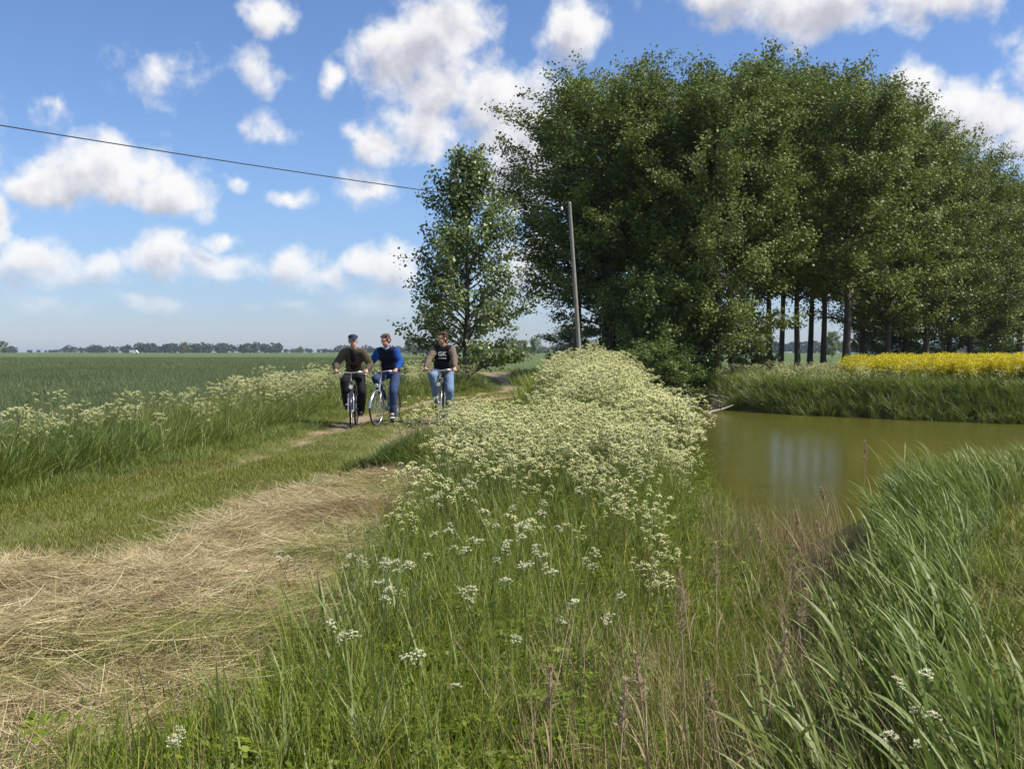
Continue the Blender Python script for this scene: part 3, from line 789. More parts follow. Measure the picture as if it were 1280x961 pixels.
# ---- ditch: dry stalks
def ditch_ok(x, y):
    d = segdist(x, y, TROUGH); return (d < .62 + .28 * vnoise(x, y, .4, 41)) & (y > 2.3) & (pond_sd(x, y) > -.35)
dr = [proto(tuft(12, .12, .25, .80, .0025, .005, (.0, .6), (.0, .5), 4, math.pi, 1.6), 'ditch_stalk_proto', M['dry']) for _ in range(5)]
P = np.concatenate([spread(2000, -.5, 4.6, 2.4, 13.5, ditch_ok, 1.0), spread(900, 3, 12, 11.5, 19, lambda x, y: (pond_sd(x, y) > -.5) & (pond_sd(x, y) < .9) & (x > 3.2) & (y < 9 + x * .95) & (vnoise(x, y, .25, 44) > -.2))])
P = np.concatenate([P, spread(170, .0, 1.6, 2.4, 5.2, lambda x, y: x > 0)])
scatter('ditch_dry_stalks', dr, P, rng.normal(0, .8, len(P)), U(len(P), .6, 1.0), 'dry brown reed stalks standing in the ditch and along the near shore', 'dry reeds', tilt=rng.normal(0, .12, (len(P), 2)))

# ---- reeds on the right bank
def reed_parts(h, az0, nl=6, wide=1.0):
    st = MB(); lv = []
    l = .22 + .12 * rng.random()
    pts = np.array([[math.cos(az0) * l * h * t * t, math.sin(az0) * l * h * t * t, h * t] for t in np.linspace(0, 1, 6)])
    tube(st, pts, np.linspace(.004, .0015, 6), 4, 0, .3, cap=False)
    for i in range(nl):
        t = .10 + .82 * i / (nl - 1) + rng.normal(0, .02)
        b = np.array([[np.interp(t, np.linspace(0, 1, 6), pts[:, j]) for j in range(3)]])
        V, F, own, _ = ribbons(b, np.array([az0 + rng.normal(0, .75)]), np.array([.24 + .20 * rng.random()]), np.array([wide * (.008 + .011 * rng.random())]),
                               np.array([.10 + .3 * rng.random()]), np.array([.3 + .8 * rng.random()]), 7, np.array([.45, .8, 1, .98, .85, .62, .34, .03]), np.array([rng.normal(0, .5)]))
        m = MB().add(V, F, 0, rng.random()); lv.append(m)
    return st, lv
def reed_proto():
    mb = MB()
    for j in range(3):
        st, lv = reed_parts(.26 + .20 * rng.random(), math.pi + rng.normal(0, .5))
        for q in [st] + lv: mb.merge(q, off=(rng.normal(0, .06), rng.normal(0, .06), 0))
    return proto(mb, 'reed_proto', M['reed'])
rp = [reed_proto() for _ in range(6)]
def reed_ok(x, y):
    tx = np.interp(y, [0, 3, 6, 9, 12.4, 14, 18, 22], [.55, .85, 1.85, 3.2, 4.9, 6.1, 8.8, 13.6])
    return inview(x, y, .1) & (x > tx + .12 * vnoise(x, y, .5, 51)) & (x < rim_x(y) + .22 * vnoise(x, y, .5, 52)) & (pond_sd(x, y) > -.1) & (y > 2.5)
P = np.concatenate([spread(3100, .4, 6, 2.5, 11, reed_ok), spread(4400, 3, 20, 11, 24, reed_ok)])
scatter('reed_bed', rp, P, rng.normal(0, .5, len(P)), U(len(P), .6, 1.3) * np.interp(P[:, 1], [2.5, 5, 12], [.72, .72, .74]), 'dense blue-green reed bed leaning left along the right bank', 'reeds', tilt=rng.normal(0, .08, (len(P), 2)))
# grass beside the reeds and down the left shore
P = np.concatenate([spread(3000, .6, 16, 3, 19, lambda x, y: reed_ok(x - .2, y) | reed_ok(x, y)), spread(2600, 1.5, 6.5, 10.5, 42, lambda x, y: (pond_sd(x, y) > -.2) & (pond_sd(x, y) < 1.0) & (x < 6.4))])
scatter('shore_grass', bt, P, U(len(P), 0, 6.28), U(len(P), .35, .6), 'green grass along the near shores of the pond', 'grass', tilt=rng.normal(0, .15, (len(P), 2)))

# ---- far bank: long grass hanging to the water, then rape in flower
fb = [proto(tuft(30, .2, .4, .85, .012, .024, (.05, .5), (.3, 1.3), 4), 'far_bank_tuft', M['verge']) for _ in range(4)]
def far_ok(x, y):
    s = pond_sd(x, y); return inview(x, y, .1) & (x > 8.6) & (y > 30) & (s > -.25) & (s < 3.6) & (y > 60 - 2 * x)
P = spread(9000, 8.5, 26, 30, 50, far_ok)
scatter('far_bank_grass', fb, P, U(len(P), 0, 6.28), U(len(P), .75, 1.15), 'long grass overhanging the far edge of the pond', 'grass', tilt=rng.normal(0, .15, (len(P), 2)))
def rape_proto():
    mb = MB()
    for j in range(5):
        b = np.array([rng.normal(0, .13), rng.normal(0, .13), 0]); h = .85 + .3 * rng.random()
        tube(mb, [b, b + [0, 0, h * .5], b + [rng.normal(0, .05), rng.normal(0, .05), h]], [.006, .005, .003], 3, 0, .5, cap=False)
        m = 46; z = h * U(m, .66, 1.08); a = U(m, 0, 6.28); r = .10 * np.sqrt(rng.random(m))
        c = b + np.stack([r * np.cos(a), r * np.sin(a), z], -1)
        e1 = rng.normal(0, 1, (m, 3)); e1 /= np.linalg.norm(e1, axis=1, keepdims=True); e2 = np.cross(e1, rng.normal(0, 1, (m, 3))); e2 /= np.linalg.norm(e2, axis=1, keepdims=True)
        w = U(m, .016, .03)[:, None]
        V = np.stack([c - e1 * w, c - e2 * w, c + e1 * w, c + e2 * w], 1).reshape(-1, 3)
        mb.add(V, np.arange(m * 4).reshape(-1, 4), 1, np.repeat(U(m, 0, 1), 4))
        m = 16; c = b + np.stack([rng.normal(0, .08, m), rng.normal(0, .08, m), h * U(m, .1, .7)], -1)
        V, F, o, _ = ribbons(c, U(m, 0, 6.28), U(m, .1, .2), U(m, .03, .05), U(m, .3, 1.0), U(m, .3, 1), 2, np.array([.6, 1, .1]))
        mb.add(V, F, 2, U(m, 0, 1)[o])
    return proto(mb, 'rape_proto', [M['stem'], M['rape'], M['fern']])
yp = [rape_proto() for _ in range(4)]
def rape_ok(x, y):
    s = pond_sd(x, y); return inview(x, y, .12) & (s > 2.0) & (x > 10.5) & (y > 32) & (y < 44 + (x - 6) * .85) & (x - .262 * y - 1.9 > rng.random(len(x)) ** .7 * 4.5)
P = spread(15000, 10, 45, 33, 70, rape_ok)
scatter('oilseed_rape', yp, P, U(len(P), 0, 6.28), U(len(P), .82, 1.1) * np.interp(P[:, 0] - P[:, 1] * .26, [0, 3], [.8, 1.05]) * (1 + .04 * vnoise(P[:, 0], P[:, 1], .25, 95)), 'bright yellow flowering rape field before the trees', 'rape field')
P = dens(spread(5200, 8.8, 34, 32, 58, lambda x, y: inview(x, y) & (pond_sd(x, y) > .7) & (y < 46 + (x - 6) * .8) & ((x < 9.5 + (y - 38) * .8) | (pond_sd(x, y) < 2.2))), .45)
scatter('far_cow_parsley', cp, P, U(len(P), 0, 6.28), U(len(P), .55, 1.0), 'pale cow parsley on the far bank of the pond, thickest at its left end', 'cow parsley')
# rough growth under the trees
P = spread(9000, 0, 45, 43, 90, lambda x, y: inview(x, y, .08) & (pond_sd(x, y) > .3) & (y > np.where(x > 9, 44.5 + (x - 6) * .85, 43)) & (y < 58 + .8 * x))
scatter('woodland_floor', fb, P, U(len(P), 0, 6.28), U(len(P), .6, 1.1), 'dark grass and weeds growing beneath the poplars', 'undergrowth')

# ---- hay
def hay_proto(n, mat, L=(.10, .38)):
    mb = MB()
    b = np.stack([rng.normal(0, .12, n), rng.normal(0, .09, n), U(n, .0, .055)], -1)
    V, F, own, _ = ribbons(b, rng.normal(0, .75, n), U(n, *L), U(n, .001, .0028), U(n, 1.48, 1.62), rng.normal(.0, .42, n), 4, np.array([1, 1, 1, .9, .4]), U(n, -1.2, 1.2))
    mb.add(V, F, 0, np.clip(rng.normal(.55, .25, n), 0, 1)[own])
    return proto(mb, 'hay_proto', M[mat])
hb = [hay_proto(120, 'hay', (.06, .30)) for _ in range(7)]
hg = [hay_proto(40, 'haygreen', (.2, .5)) for _ in range(3)]
P = spread(9800, -6, 1, 2.6, 13, lambda x, y: inpoly(x + .08 * vnoise(x, y, .9, 60), y + .10 * vnoise(x, y, .8, 61), HAY))
flow = .25 + 1.1 * vnoise(P[:, 0], P[:, 1], .22, 62) + rng.normal(0, .75, len(P)) + np.pi * (rng.random(len(P)) < .5)
lump = np.clip(.5 + .6 * vnoise(P[:, 0], P[:, 1], .45, 63), 0, 1.2)
P[:, 2] += .18 * lump * rng.random(len(P))
grn = (vnoise(P[:, 0], P[:, 1], .5, 64) + sst(P[:, 0], -1.7, -.8) * 1.3 > .85) & (rng.random(len(P)) < .6)
scatter('mown_hay', hb + hg, P, flow, U(len(P), .7, 1.15), 'straw-coloured mown hay spread beside the track', 'hay', tilt=rng.normal(0, .085, (len(P), 2)),
        pick=np.where(grn, 7 + rng.integers(0, 3, len(P)), rng.integers(0, 7, len(P))))

P = spread(2600, -6, 1, 2.8, 13, lambda x, y: inpoly(x, y, HAY) & ((vnoise(x, y, .5, 66) > .55) | (segdist(x, y, HAY, True) < .22)))
scatter('hay_regrowth', tp + mp[:2], P, U(len(P), 0, 6.28), U(len(P), .8, 1.5), 'fresh green grass tufts growing through the mown hay', 'grass')

# ------------------------------------------------------------------ trees
def make_tree(seed, H, R0, cb, n_leaf, leaf, trunk_r, prof, n_prim=46, n_sec=6, fork=0, low=1.0, up=.55, lean=(0, 0), spread_=.16):
    """trunk with limbs (one mesh) and crown of single leaves (one mesh); prof(t) = radius factor over crown height"""
    r = np.random.default_rng(seed)
    tr = MB()
    k = 12
    wob = np.cumsum(r.normal(0, .018 * H / k * 6, (k + 1, 2)), 0) * .25
    T = np.stack([wob[:, 0] + lean[0] * np.linspace(0, 1, k + 1) ** 1.5 * H, wob[:, 1] + lean[1] * np.linspace(0, 1, k + 1) ** 1.5 * H, np.linspace(-.15, H * .97, k + 1)], -1)
    T[:, :2] -= T[0, :2]
    rr = trunk_r * np.interp(np.linspace(0, 1, k + 1), [0, .04, .1, .6, 1], [1.45, 1.15, 1.0, .5, .05])
    tube(tr, T, rr, 8, 0, .5, cap=False)
    def axp(z): return np.array([np.interp(z, T[:, 2], T[:, j]) for j in range(3)])
    segs = []; sw = []
    for i in range(n_prim):
        t = (i + r.random()) / n_prim
        z0 = H * (cb * .75 + (.97 - cb * .75) * t)
        p0 = axp(z0); a = i * 2.399 + r.normal(0, .35)
        tc = np.clip((z0 / H - cb * .6) / (1 - cb * .6), 0, 1)
        L = R0 * prof(tc) * r.uniform(.75, 1.12)
        if L < .15: L = .15
        e = up + .55 * t + r.normal(0, .12)
        d = np.array([math.cos(a) * math.cos(e), math.sin(a) * math.cos(e), math.sin(e)])
        e = min(e, 1.0); Lp = L / max(.62, math.cos(e))
        pts = [p0]
        for s_ in range(1, 5):
            f = s_ / 4
            q = p0 + d * Lp * f + np.array([0, 0, .10 * Lp * (f * f - f) * -1 + (.08 if t < .25 else -.02) * -Lp * f * f]) + r.normal(0, .03 * Lp, 3)
            pts.append(q)
        pts = np.array(pts)
        r0 = max(.012, trunk_r * .32 * (1 - t) ** .8 + .01)
        tube(tr, pts, np.linspace(r0, .006, 5), 5, 0, .5, cap=False)
        ns = max(2, int(n_sec * (.5 + .6 * prof(tc))))
        for j in range(ns):
            f = .25 + .75 * (j + r.random()) / ns
            b = np.array([np.interp(f, np.linspace(0, 1, 5), pts[:, c]) for c in range(3)])
            sd_ = d + r.normal(0, .75, 3); sd_[2] += .25; sd_ /= np.linalg.norm(sd_)
            Ls = Lp * r.uniform(.22, .5) * (1.15 - .5 * f) + .15
            e2 = b + sd_ * Ls
            tube(tr, [b, b + sd_ * Ls * .5 + r.normal(0, .04 * Ls, 3), e2], [max(.006, r0 * .35), .006, .003], 3, 0, .5, cap=False)
            segs.append((b, e2)); sw.append(Ls)
        segs.append((pts[2], pts[4])); sw.append(Lp * .5)
    # top shoots
    for i in range(7):
        b = axp(H * r.uniform(.86, .97)); e2 = b + np.array([r.normal(0, .035), r.normal(0, .035), r.uniform(.02, .06)]) * H
        segs.append((b, e2)); sw.append(.07 * H)
    A = np.array([s_[0] for s_ in segs]); B = np.array([s_[1] for s_ in segs]); sw = np.array(sw); sw = sw / sw.sum()
    own = r.choice(len(segs), n_leaf, p=sw)
    f = r.random(n_leaf) ** .75
    c = A[own] + (B[own] - A[own]) * f[:, None] + r.normal(0, spread_, (n_leaf, 3)) * np.array([1, 1, .85])
    axisxy = np.stack([np.interp(c[:, 2], T[:, 2], T[:, j]) for j in range(2)], -1)
    outv = np.concatenate([c[:, :2] - axisxy, np.zeros((n_leaf, 1))], 1); outv /= np.linalg.norm(outv, axis=1, keepdims=True) + 1e-6
    nrm = outv * .5 + np.array([0, 0, .55]) + r.normal(0, .65, (n_leaf, 3)); nrm /= np.linalg.norm(nrm, axis=1, keepdims=True)
    e1 = np.cross(nrm, r.normal(0, 1, (n_leaf, 3))); e1 /= np.linalg.norm(e1, axis=1, keepdims=True) + 1e-9
    e2 = np.cross(nrm, e1)
    s1 = (leaf * r.uniform(.6, 1.25, n_leaf))[:, None] * .5; s2 = s1 * .82
    V = np.stack([c - e1 * s1, c - e2 * s2 + e1 * s1 * -.15, c + e1 * s1 + nrm * s1 * -.25, c + e2 * s2 + e1 * s1 * -.15], 1).reshape(-1, 3)
    seg_t = r.random(len(segs)) * .62
    tn = np.clip(seg_t[own] + r.random(n_leaf) * .32, 0, .9); tn[r.random(n_leaf) < .012] = 1.0
    cr = MB().add(V, np.arange(n_leaf * 4).reshape(-1, 4), 0, np.repeat(tn, 4))
    return tr, cr
pop_prof = lambda t: float(np.interp(t, [0, .12, .3, .55, .75, .9, 1], [.6, .88, 1.0, .97, .85, .62, .25]))
POP = []
for i in range(7):       # 0-3 usual, 4 leafy to the ground, 5-6 bare lower trunk
    tr, cr = make_tree(100 + i, 16.0, 4.2 if i < 5 else 3.9, (.20, .22, .18, .21, .07, .36, .38)[i], 46000 if i != 4 else 52000, .16, .21 if i < 5 else .19, pop_prof, 66, 8, up=.38, lean=(.01 * (i % 5 - 2), 0), spread_=.21)
    POP.append((tr.mesh('trunk', M['bark'], True), cr.mesh('crown', M['poplar'])))
def place_tree(name, var, loc, sc, rz, label, group=None, cat='tree'):
    e = empty(name, loc, rz); e.scale = sc
    for nm, me in zip(('trunk', 'crown'), var):
        o = bpy.data.objects.new(nm, me); COL.objects.link(o); o.parent = e
    return tag(e, label, cat, group)
def topline(px): return np.interp(px, [660, 700, 760, 815, 900, 1020, 1085, 1150, 1200, 1260, 1340, 1420], [130, 95, 78, 68, 76, 76, 95, 148, 182, 214, 245, 262])
TREES = [  # px of the trunk, depth, width factor, variant, label
    (722, 53, 1.12, 5, 'leftmost tall poplar of the grove, overhanging the telegraph pole'),
    (766, 49.5, 1.0, 0, 'tall poplar whose trunk stands just right of the telegraph pole'),
    (800, 57, .95, 2, 'tall poplar behind the second trunk from the left end of the grove'),
    (838, 50, 1.0, 4, 'tall poplar rising behind the pond-side shrubs'),
    (897, 47.5, .9, 4, 'poplar with dark trunk at the left end of the far bank'),
    (916, 51, 1.0, 0, 'poplar just behind the dark trunk at the left end of the far bank'),
    (962, 61, .92, 5, 'first of the slim poplars in the gap where sky shows between trunks'),
    (976, 66, .9, 6, 'second of the slim poplars in the gap where sky shows between trunks'),
    (996, 60, .9, 5, 'third of the slim poplars in the gap where sky shows between trunks'),
    (1012, 67, .9, 6, 'fourth of the slim poplars in the gap where sky shows between trunks'),
    (1030, 63, .95, 5, 'slim poplar immediately left of the thick trunk'),
    (1057, 53.5, 1.1, 6, 'poplar with the thickest trunk, right of the gap in the grove'),
    (1078, 66, .95, 2, 'poplar close behind and right of the thickest trunk'),
    (1108, 62, 1.0, 3, 'poplar behind the left part of the yellow rape'),
    (1132, 70, .95, 1, 'poplar set back in the shade behind the rape field'),
    (1158, 66, 1.0, 0, 'poplar where the crown line starts to fall to the right'),
    (1186, 74, 1.0, 1, 'shaded poplar in the back row right of the grove centre'),
    (1212, 70, 1.0, 2, 'poplar behind the brightest stretch of yellow rape'),
    (1246, 78, 1.0, 3, 'lower poplar near the right edge of the picture'),
    (1274, 76, 1.05, 2, 'poplar cut by the right edge of the picture'),
    (1330, 84, 1.1, 0, 'low far poplar, the rightmost of the row'),
]
for px, d, wf, vi, lab in TREES:
    x, y, _ = at(px, 440, d)
    H = CAMZ + (HOR - topline(px) + rng.normal(0, 6)) / FPX * d
    s = H / 19.2
    z = float(hgt(np.array([x]), np.array([y]))[0])
    place_tree('poplar_tree', POP[vi], (x, y, z), (wf * (.62 + .4 * s), wf * (.62 + .4 * s), s), rng.uniform(0, 6.28), lab, 'poplars of the grove')

# lone tree left of the grove
lone_prof = lambda t: float(np.interp(t, [0, .15, .35, .6, .75, .9, 1], [.95, 1.0, .85, .72, .5, .36, .12]))
tr, cr = make_tree(324, 8.6, 2.15, .07, 20000, .14, .13, lone_prof, 64, 8, up=.5, lean=(-.012, 0), spread_=.15)
x, y, _ = at(583, 440, 39.5)
e = empty('young_poplar_tree', (x, y, 0.0)); tr.build('trunk', M['bark'], e, True); cr.build('crown', M['lone'], e)
tag(e, 'lone young tree with silvery leaves, standing left of the grove behind the cyclists', 'tree')

# shrubs at the pond end
sh_prof = lambda t: float(np.interp(t, [0, .2, .5, .8, 1], [.8, 1, .95, .65, .2]))
SHR = []
for i in range(3):
    tr, cr = make_tree(500 + i, 4.0, 1.5, .06, 7500, .12, .05, sh_prof, 26, 5, up=.5, spread_=.13)
    SHR.append((tr.mesh('trunk', M['bark'], True), cr.mesh('crown', M['shrub'])))
for px, d, h, w, vi, lab in ((800, 45.5, 4.6, 1.1, 0, 'tall leafy shrub in front of the grove, right of the telegraph pole'),
                             (838, 46.5, 5.2, 1.15, 1, 'tallest leafy shrub beside the end of the pond'),
                             (872, 47.5, 4.4, 1.0, 2, 'leafy shrub behind the bare grey branches'),
                             (818, 43.5, 2.3, .9, 2, 'low shrub at the right end of the cow parsley bank'),
                             (850, 43.6, 2.0, .8, 0, 'low shrub by the fallen branch in the pond'),
                             (940, 56, 2.6, 1.0, 1, 'shaded shrub between the dark trunk and the slim poplars'),
                             (1120, 74, 3.2, 1.4, 0, 'dark bush right of the thickest trunk, under the grove'),
                             (1098, 70, 4.0, 1.5, 2, 'dark shaded bush filling the gap behind the rape'),
                             (1180, 80, 3.6, 1.6, 1, 'dark bush under the right part of the grove'),
                             (1235, 86, 4.0, 1.6, 2, 'dark bush under the rightmost poplars'),
                             (775, 62, 3.4, 1.4, 1, 'shaded bush seen behind the leftmost trunks'),
                             (722, 60, 2.6, 1.3, 2, 'shaded bush behind the foot of the telegraph pole')):
    x, y, _ = at(px, 440, d); z = float(hgt(np.array([x]), np.array([y]))[0])
    place_tree('shrub', SHR[vi], (x, y, z), (w, w, h / 4.2), rng.uniform(0, 6.28), lab, 'shrubs by the grove', 'shrub')
# bare dead shrub and fallen branch at the pond end
def dead_branches(seed, H, n):
    r = np.random.default_rng(seed); mb = MB()
    for i in range(n):
        p = np.array([r.normal(0, .12), r.normal(0, .12), 0.]); d = np.array([r.normal(0, .45), r.normal(0, .3), 1.0]); L = H * r.uniform(.6, 1)
        pts = [p]
        for j in range(6): d = d + r.normal(0, .28, 3); d[2] = max(d[2], -.1); p = p + d / np.linalg.norm(d) * L / 6; pts.append(p)
        tube(mb, pts, np.linspace(.03, .008, 7), 5, 0, .5)
        for j in (2, 3, 4, 5):
            q = pts[j]; d2 = r.normal(0, 1, 3); d2[2] = abs(d2[2]) * .5; d2 /= np.linalg.norm(d2)
            m_ = q + d2 * L * .16 + r.normal(0, .04, 3)
            tube(mb, [q, m_, m_ + (d2 + r.normal(0, .4, 3)) * L * .13], [.014, .01, .005], 4, 0, .5)
    return mb
x, y, _ = at(871, 440, 42.6)
tag(dead_branches(5, 2.3, 6).build('dead_shrub', M['barkpale'], smooth=True), 'bare pale dead branches hanging over the end of the pond', 'dead shrub').location = (x, y, float(hgt(np.array([x]), np.array([y]))[0]) - .02)
lg = MB(); tube(lg, [(0, 0, -.1), (.45, .2, .07), (.9, .5, .14), (1.35, .6, .30)], [.05, .05, .04, .02], 7)
tube(lg, [(.8, .45, .13), (.95, .3, .3), (1.0, .25, .45)], [.02, .015, .008], 5)
o = lg.build('fallen_branch', M['barkpale'], smooth=True); o.location = (*gnd(877, 517, WATER), WATER)
tag(o, 'pale fallen branch lying in the corner of the pond', 'branch')

# ------------------------------------------------------------------ telegraph pole and cable
bx, by, _ = at(727, 440, 43); tx, ty, tz = at(711.5, 256, 43)
e = empty('telegraph_pole', (bx, by, 0.0))
pm = MB(); tube(pm, [(0, 0, -.3), ((tx - bx) * .33, 0, tz * .33), ((tx - bx) * .66, 0, tz * .66), (tx - bx, 0, tz)], [.10, .09, .08, .068], 14)
pm.build('post', M['pole'], e, True)
cap = MB(); tube(cap, [(tx - bx, 0, tz + .003), (tx - bx, 0, tz + .05), (tx - bx, 0, tz + .10)], [.076, .068, .02], 12); cap.build('cap', M['pole'], e, True)
ins = MB()
tube(ins, [(tx - bx - .08, 0, tz - .34), (tx - bx - .30, -.04, tz - .36), (tx - bx - .32, -.04, tz - .26)], [.014, .014, .014], 6)
ins.build('bracket', M['wire'], e, True)
ii = MB(); tube(ii, [(tx - bx - .32, -.04, tz - .27), (tx - bx - .32, -.04, tz - .22), (tx - bx - .32, -.04, tz - .19), (tx - bx - .32, -.04, tz - .15), (tx - bx - .32, -.04, tz - .12)], [.035, .06, .045, .05, .02], 10); ii.build('insulator', M['porcelain'], e, True)
tag(e, 'leaning weathered wooden telegraph pole standing before the grove', 'pole')
A = np.array([tx - .32, ty - .04, tz - .20])
B = np.array(at(-1, 158, 27.0)); C_ = A + (B - A) * 1.6; C_[2] = tz - .2
ts = np.linspace(0, 1.6, 60)
mid_sag = A[2] + (B[2] - A[2] ) * ts
pts = A[None] + (B - A)[None] * ts[:, None]
pts[:, 2] = np.interp(ts, [0, 1], [A[2], B[2]]) + np.where(ts > 1, (ts - 1) * (B[2] - A[2]), 0) - .30 * ts * (1.0 - ts) * 4 * .28
w = MB(); tube(w, pts, .017, 6)
tag(w.build('overhead_cable', M['wire'], smooth=True), 'thin black overhead cable running from the telegraph pole to the left', 'cable')

# flower spikes at the foot of the pole
def spike_plant(h, seed):
    r = np.random.default_rng(seed); st = MB(); fl = MB()
    L = [r.normal(0, .12), r.normal(0, .06)]
    pts = np.array([(L[0] * t * t * h, L[1] * t * h, h * t) for t in np.linspace(0, 1, 6)])
    tube(st, pts, np.linspace(.012, .005, 6), 5)
    n = 170; t = r.uniform(.35, 1.0, n); a = r.uniform(0, 6.28, n); rad = .07 * (1.15 - t) ** .5 * r.uniform(.4, 1, n)
    c = np.stack([np.interp(t, np.linspace(0, 1, 6), pts[:, j]) for j in range(3)], -1) + np.stack([rad * np.cos(a), rad * np.sin(a), np.zeros(n)], -1)
    V, F, o, _ = ribbons(c, a, r.uniform(.05, .09, n), r.uniform(.02, .035, n), r.uniform(.4, 1.1, n), r.uniform(.2, .8, n), 2, np.array([.5, 1, .1]))
    fl.add(V, F, 0, r.random(n)[o]); return st, fl
for i, (px, h, ln, lab) in enumerate(((699, 1.75, -.1, 'leftmost pale flower spike by the telegraph pole'), (708, 1.5, -.05, 'short pale flower spike left of the telegraph pole'),
                                      (719, 1.6, 0, 'pale flower spike touching the left side of the telegraph pole'), (733, 1.85, .08, 'tallest pale flower spike, right of the telegraph pole'))):
    x, y, _ = at(px, 440, 41.5)
    e = empty('flower_spike', (x, y, 0.0)); e.rotation_euler = (0, ln, 0)
    st, fl = spike_plant(h, 40 + i); st.build('stem', M['stem'], e); fl.build('foliage', M['umbel'], e)
    tag(e, lab, 'plant', 'flower spikes by the pole')

# ------------------------------------------------------------------ far distance
def far_wood():
    r = np.random.default_rng(77); mb = MB()
    # rows of (px range, depth, min and max height in px)
    rows = [(-60, 12, 1500, 4, 8), (28, 80, 1900, 2, 4), (78, 170, 1500, 5, 9), (165, 200, 1600, 4, 6), (172, 232, 1400, 8, 12), (236, 345, 1350, 8, 12), (345, 420, 1700, 3, 5),
            (420, 700, 1500, 5, 9), (700, 1350, 1300, 8, 14)]
    for a, b, d, h0, h1 in rows:
        n = int((b - a) / 3.2)
        for i in range(n):
            px = a + (b - a) * (i + r.random()) / n
            h = r.uniform(h0, h1) * d / FPX + 1.4; w = h * r.uniform(.45, .8)
            x = (px - 640) / FPX * d; y = d + r.uniform(-40, 60)
            m = 90
            u = r.normal(0, 1, (m, 3)); u /= np.linalg.norm(u, axis=1, keepdims=True); u *= r.random((m, 1)) ** .33
            c = np.array([x, y, h * .52]) + u * np.array([w, w, h * .5])
            e1 = r.normal(0, 1, (m, 3)); e1 /= np.linalg.norm(e1, axis=1, keepdims=True); e2 = np.cross(e1, r.normal(0, 1, (m, 3))); e2 /= np.linalg.norm(e2, axis=1, keepdims=True)
            s = h * .13
            mb.add(np.stack([c - e1 * s, c - e2 * s, c + e1 * s, c + e2 * s], 1).reshape(-1, 3), np.arange(m * 4).reshape(-1, 4), 0, np.repeat(r.random(m), 4))
    return mb
tag(far_wood().build('far_wood', M['farwood']), 'dark line of far woods along the horizon', 'wood', kind='stuff')
DT = [SHR[0], POP[2]]
for px, d, hpx, var, lab in ((512, 420, 14, 0, 'small distant tree between the second and third cyclists'), (526, 430, 17, 0, 'distant round tree left of the third cyclist'),
                             (655, 420, 13, 0, 'distant bushy tree right of the lone tree'), (668, 400, 15, 0, 'distant tree just left of the grove'), (642, 450, 15, 0, 'distant bush beside the lone tree trunk'),
                             (4, 700, 12, 0, 'distant round tree at the left edge of the horizon'), (376, 1200, 6, 0, 'tiny distant tree left of the first cyclist'),
                             (1040, 240, 22, 0, 'distant bush in the gap between the trunks of the grove')):
    x, y, _ = at(px, 440, d); H = hpx / FPX * d + 1.45
    place_tree('distant_tree', DT[var], (x, y, 0), (H / 4.2 * 1.15,) * 2 + (H / 4.2,), rng.uniform(0, 6), lab, 'distant trees', 'tree')
tr, cr = make_tree(900, 4.0, 1.7, .05, 1500, .3, .06, sh_prof, 20, 4)
x, y, _ = at(231, 440, 1100); e = empty('distant_yellow_tree', (x, y, 0)); tr.build('trunk', M['bark'], e); cr.build('crown', M['faryellow'], e); e.scale = (2.6, 2.6, 2.4)
tag(e, 'distant yellowish round tree before the far wood', 'tree')

M['turbine'] = plain('turbine_white', (.55, .56, .58), .5)
def turbine(px, ytop, d, ang, lab):
    x, y, z = at(px, ytop, d); e = empty('wind_turbine', (x, y, 0))
    t = MB(); tube(t, [(0, 0, 0), (0, 0, z * .5), (0, 0, z)], [z * .028, z * .022, z * .016], 10); t.build('tower', M['turbine'], e, True)
    n = MB(); box(n, (0, z * .02, z), (z * .04, z * .12, z * .045)); ellipsoid(n, (0, -z * .05, z), (z * .02,) * 3); n.build('nacelle', M['turbine'], e)
    for i in range(3):
        a = ang + i * 2.0944; b = MB(); L = z * .48
        u = np.array([math.cos(a), 0, math.sin(a)])
        tube(b, [np.array([0, -z * .06, z]), np.array([0, -z * .06, z]) + u * L * .25, np.array([0, -z * .06, z]) + u * L], [z * .010, z * .018, z * .004], 6); b.build('blade', M['turbine'], e)
    tag(e, lab, 'wind turbine', 'wind turbines on the horizon')
turbine(89, 431, 1800, .4, 'distant wind turbine above the left end of the far wood')
turbine(20, 436, 2200, 1.1, 'tiny distant wind turbine near the left edge')
turbine(238, 431, 2000, .9, 'distant wind turbine above the middle of the far wood')
# white van far across the field
M['white'] = plain('white_paint', (.8, .8, .8), .4); M['tyre'] = plain('rubber', (.02, .02, .02), .8); M['glassdark'] = plain('dark_glass', (.03, .04, .05), .1)
x, y, _ = at(168, 440, 620); e = empty('white_van', (x, y, .45))
b = MB()
prof = np.array([(-2.5, .35), (2.5, .35), (2.5, .95), (2.1, 1.1), (1.5, 2.0), (1.2, 2.15), (-2.45, 2.15), (-2.5, 1.9)])
V = np.concatenate([np.c_[prof[:, 0], np.full(8, -.95), prof[:, 1]], np.c_[prof[:, 0], np.full(8, .95), prof[:, 1]]])
F = [(i, (i + 1) % 8, 8 + (i + 1) % 8, 8 + i) for i in range(8)]
b.add(V, F); b.add(V, [(0, 7, 6, 5), (0, 5, 4, 3), (0, 3, 2, 1), (8, 13, 14, 15), (8, 11, 12, 13), (8, 9, 10, 11)]); b.build('body', M['white'], e)
for sx in (-1.6, 1.6):
    for sy in (-.9, .9):
        t = MB(); tube(t, [(sx, sy - .1, .34), (sx, sy + .1, .34)], .34, 14); t.build('wheel', M['tyre'], e)
g = MB(); box(g, (1.2, -.955, 1.6), (.8, .02, .5)); g.build('window', M['glassdark'], e)
tag(e, 'tiny white van parked far across the field before the wood', 'van')

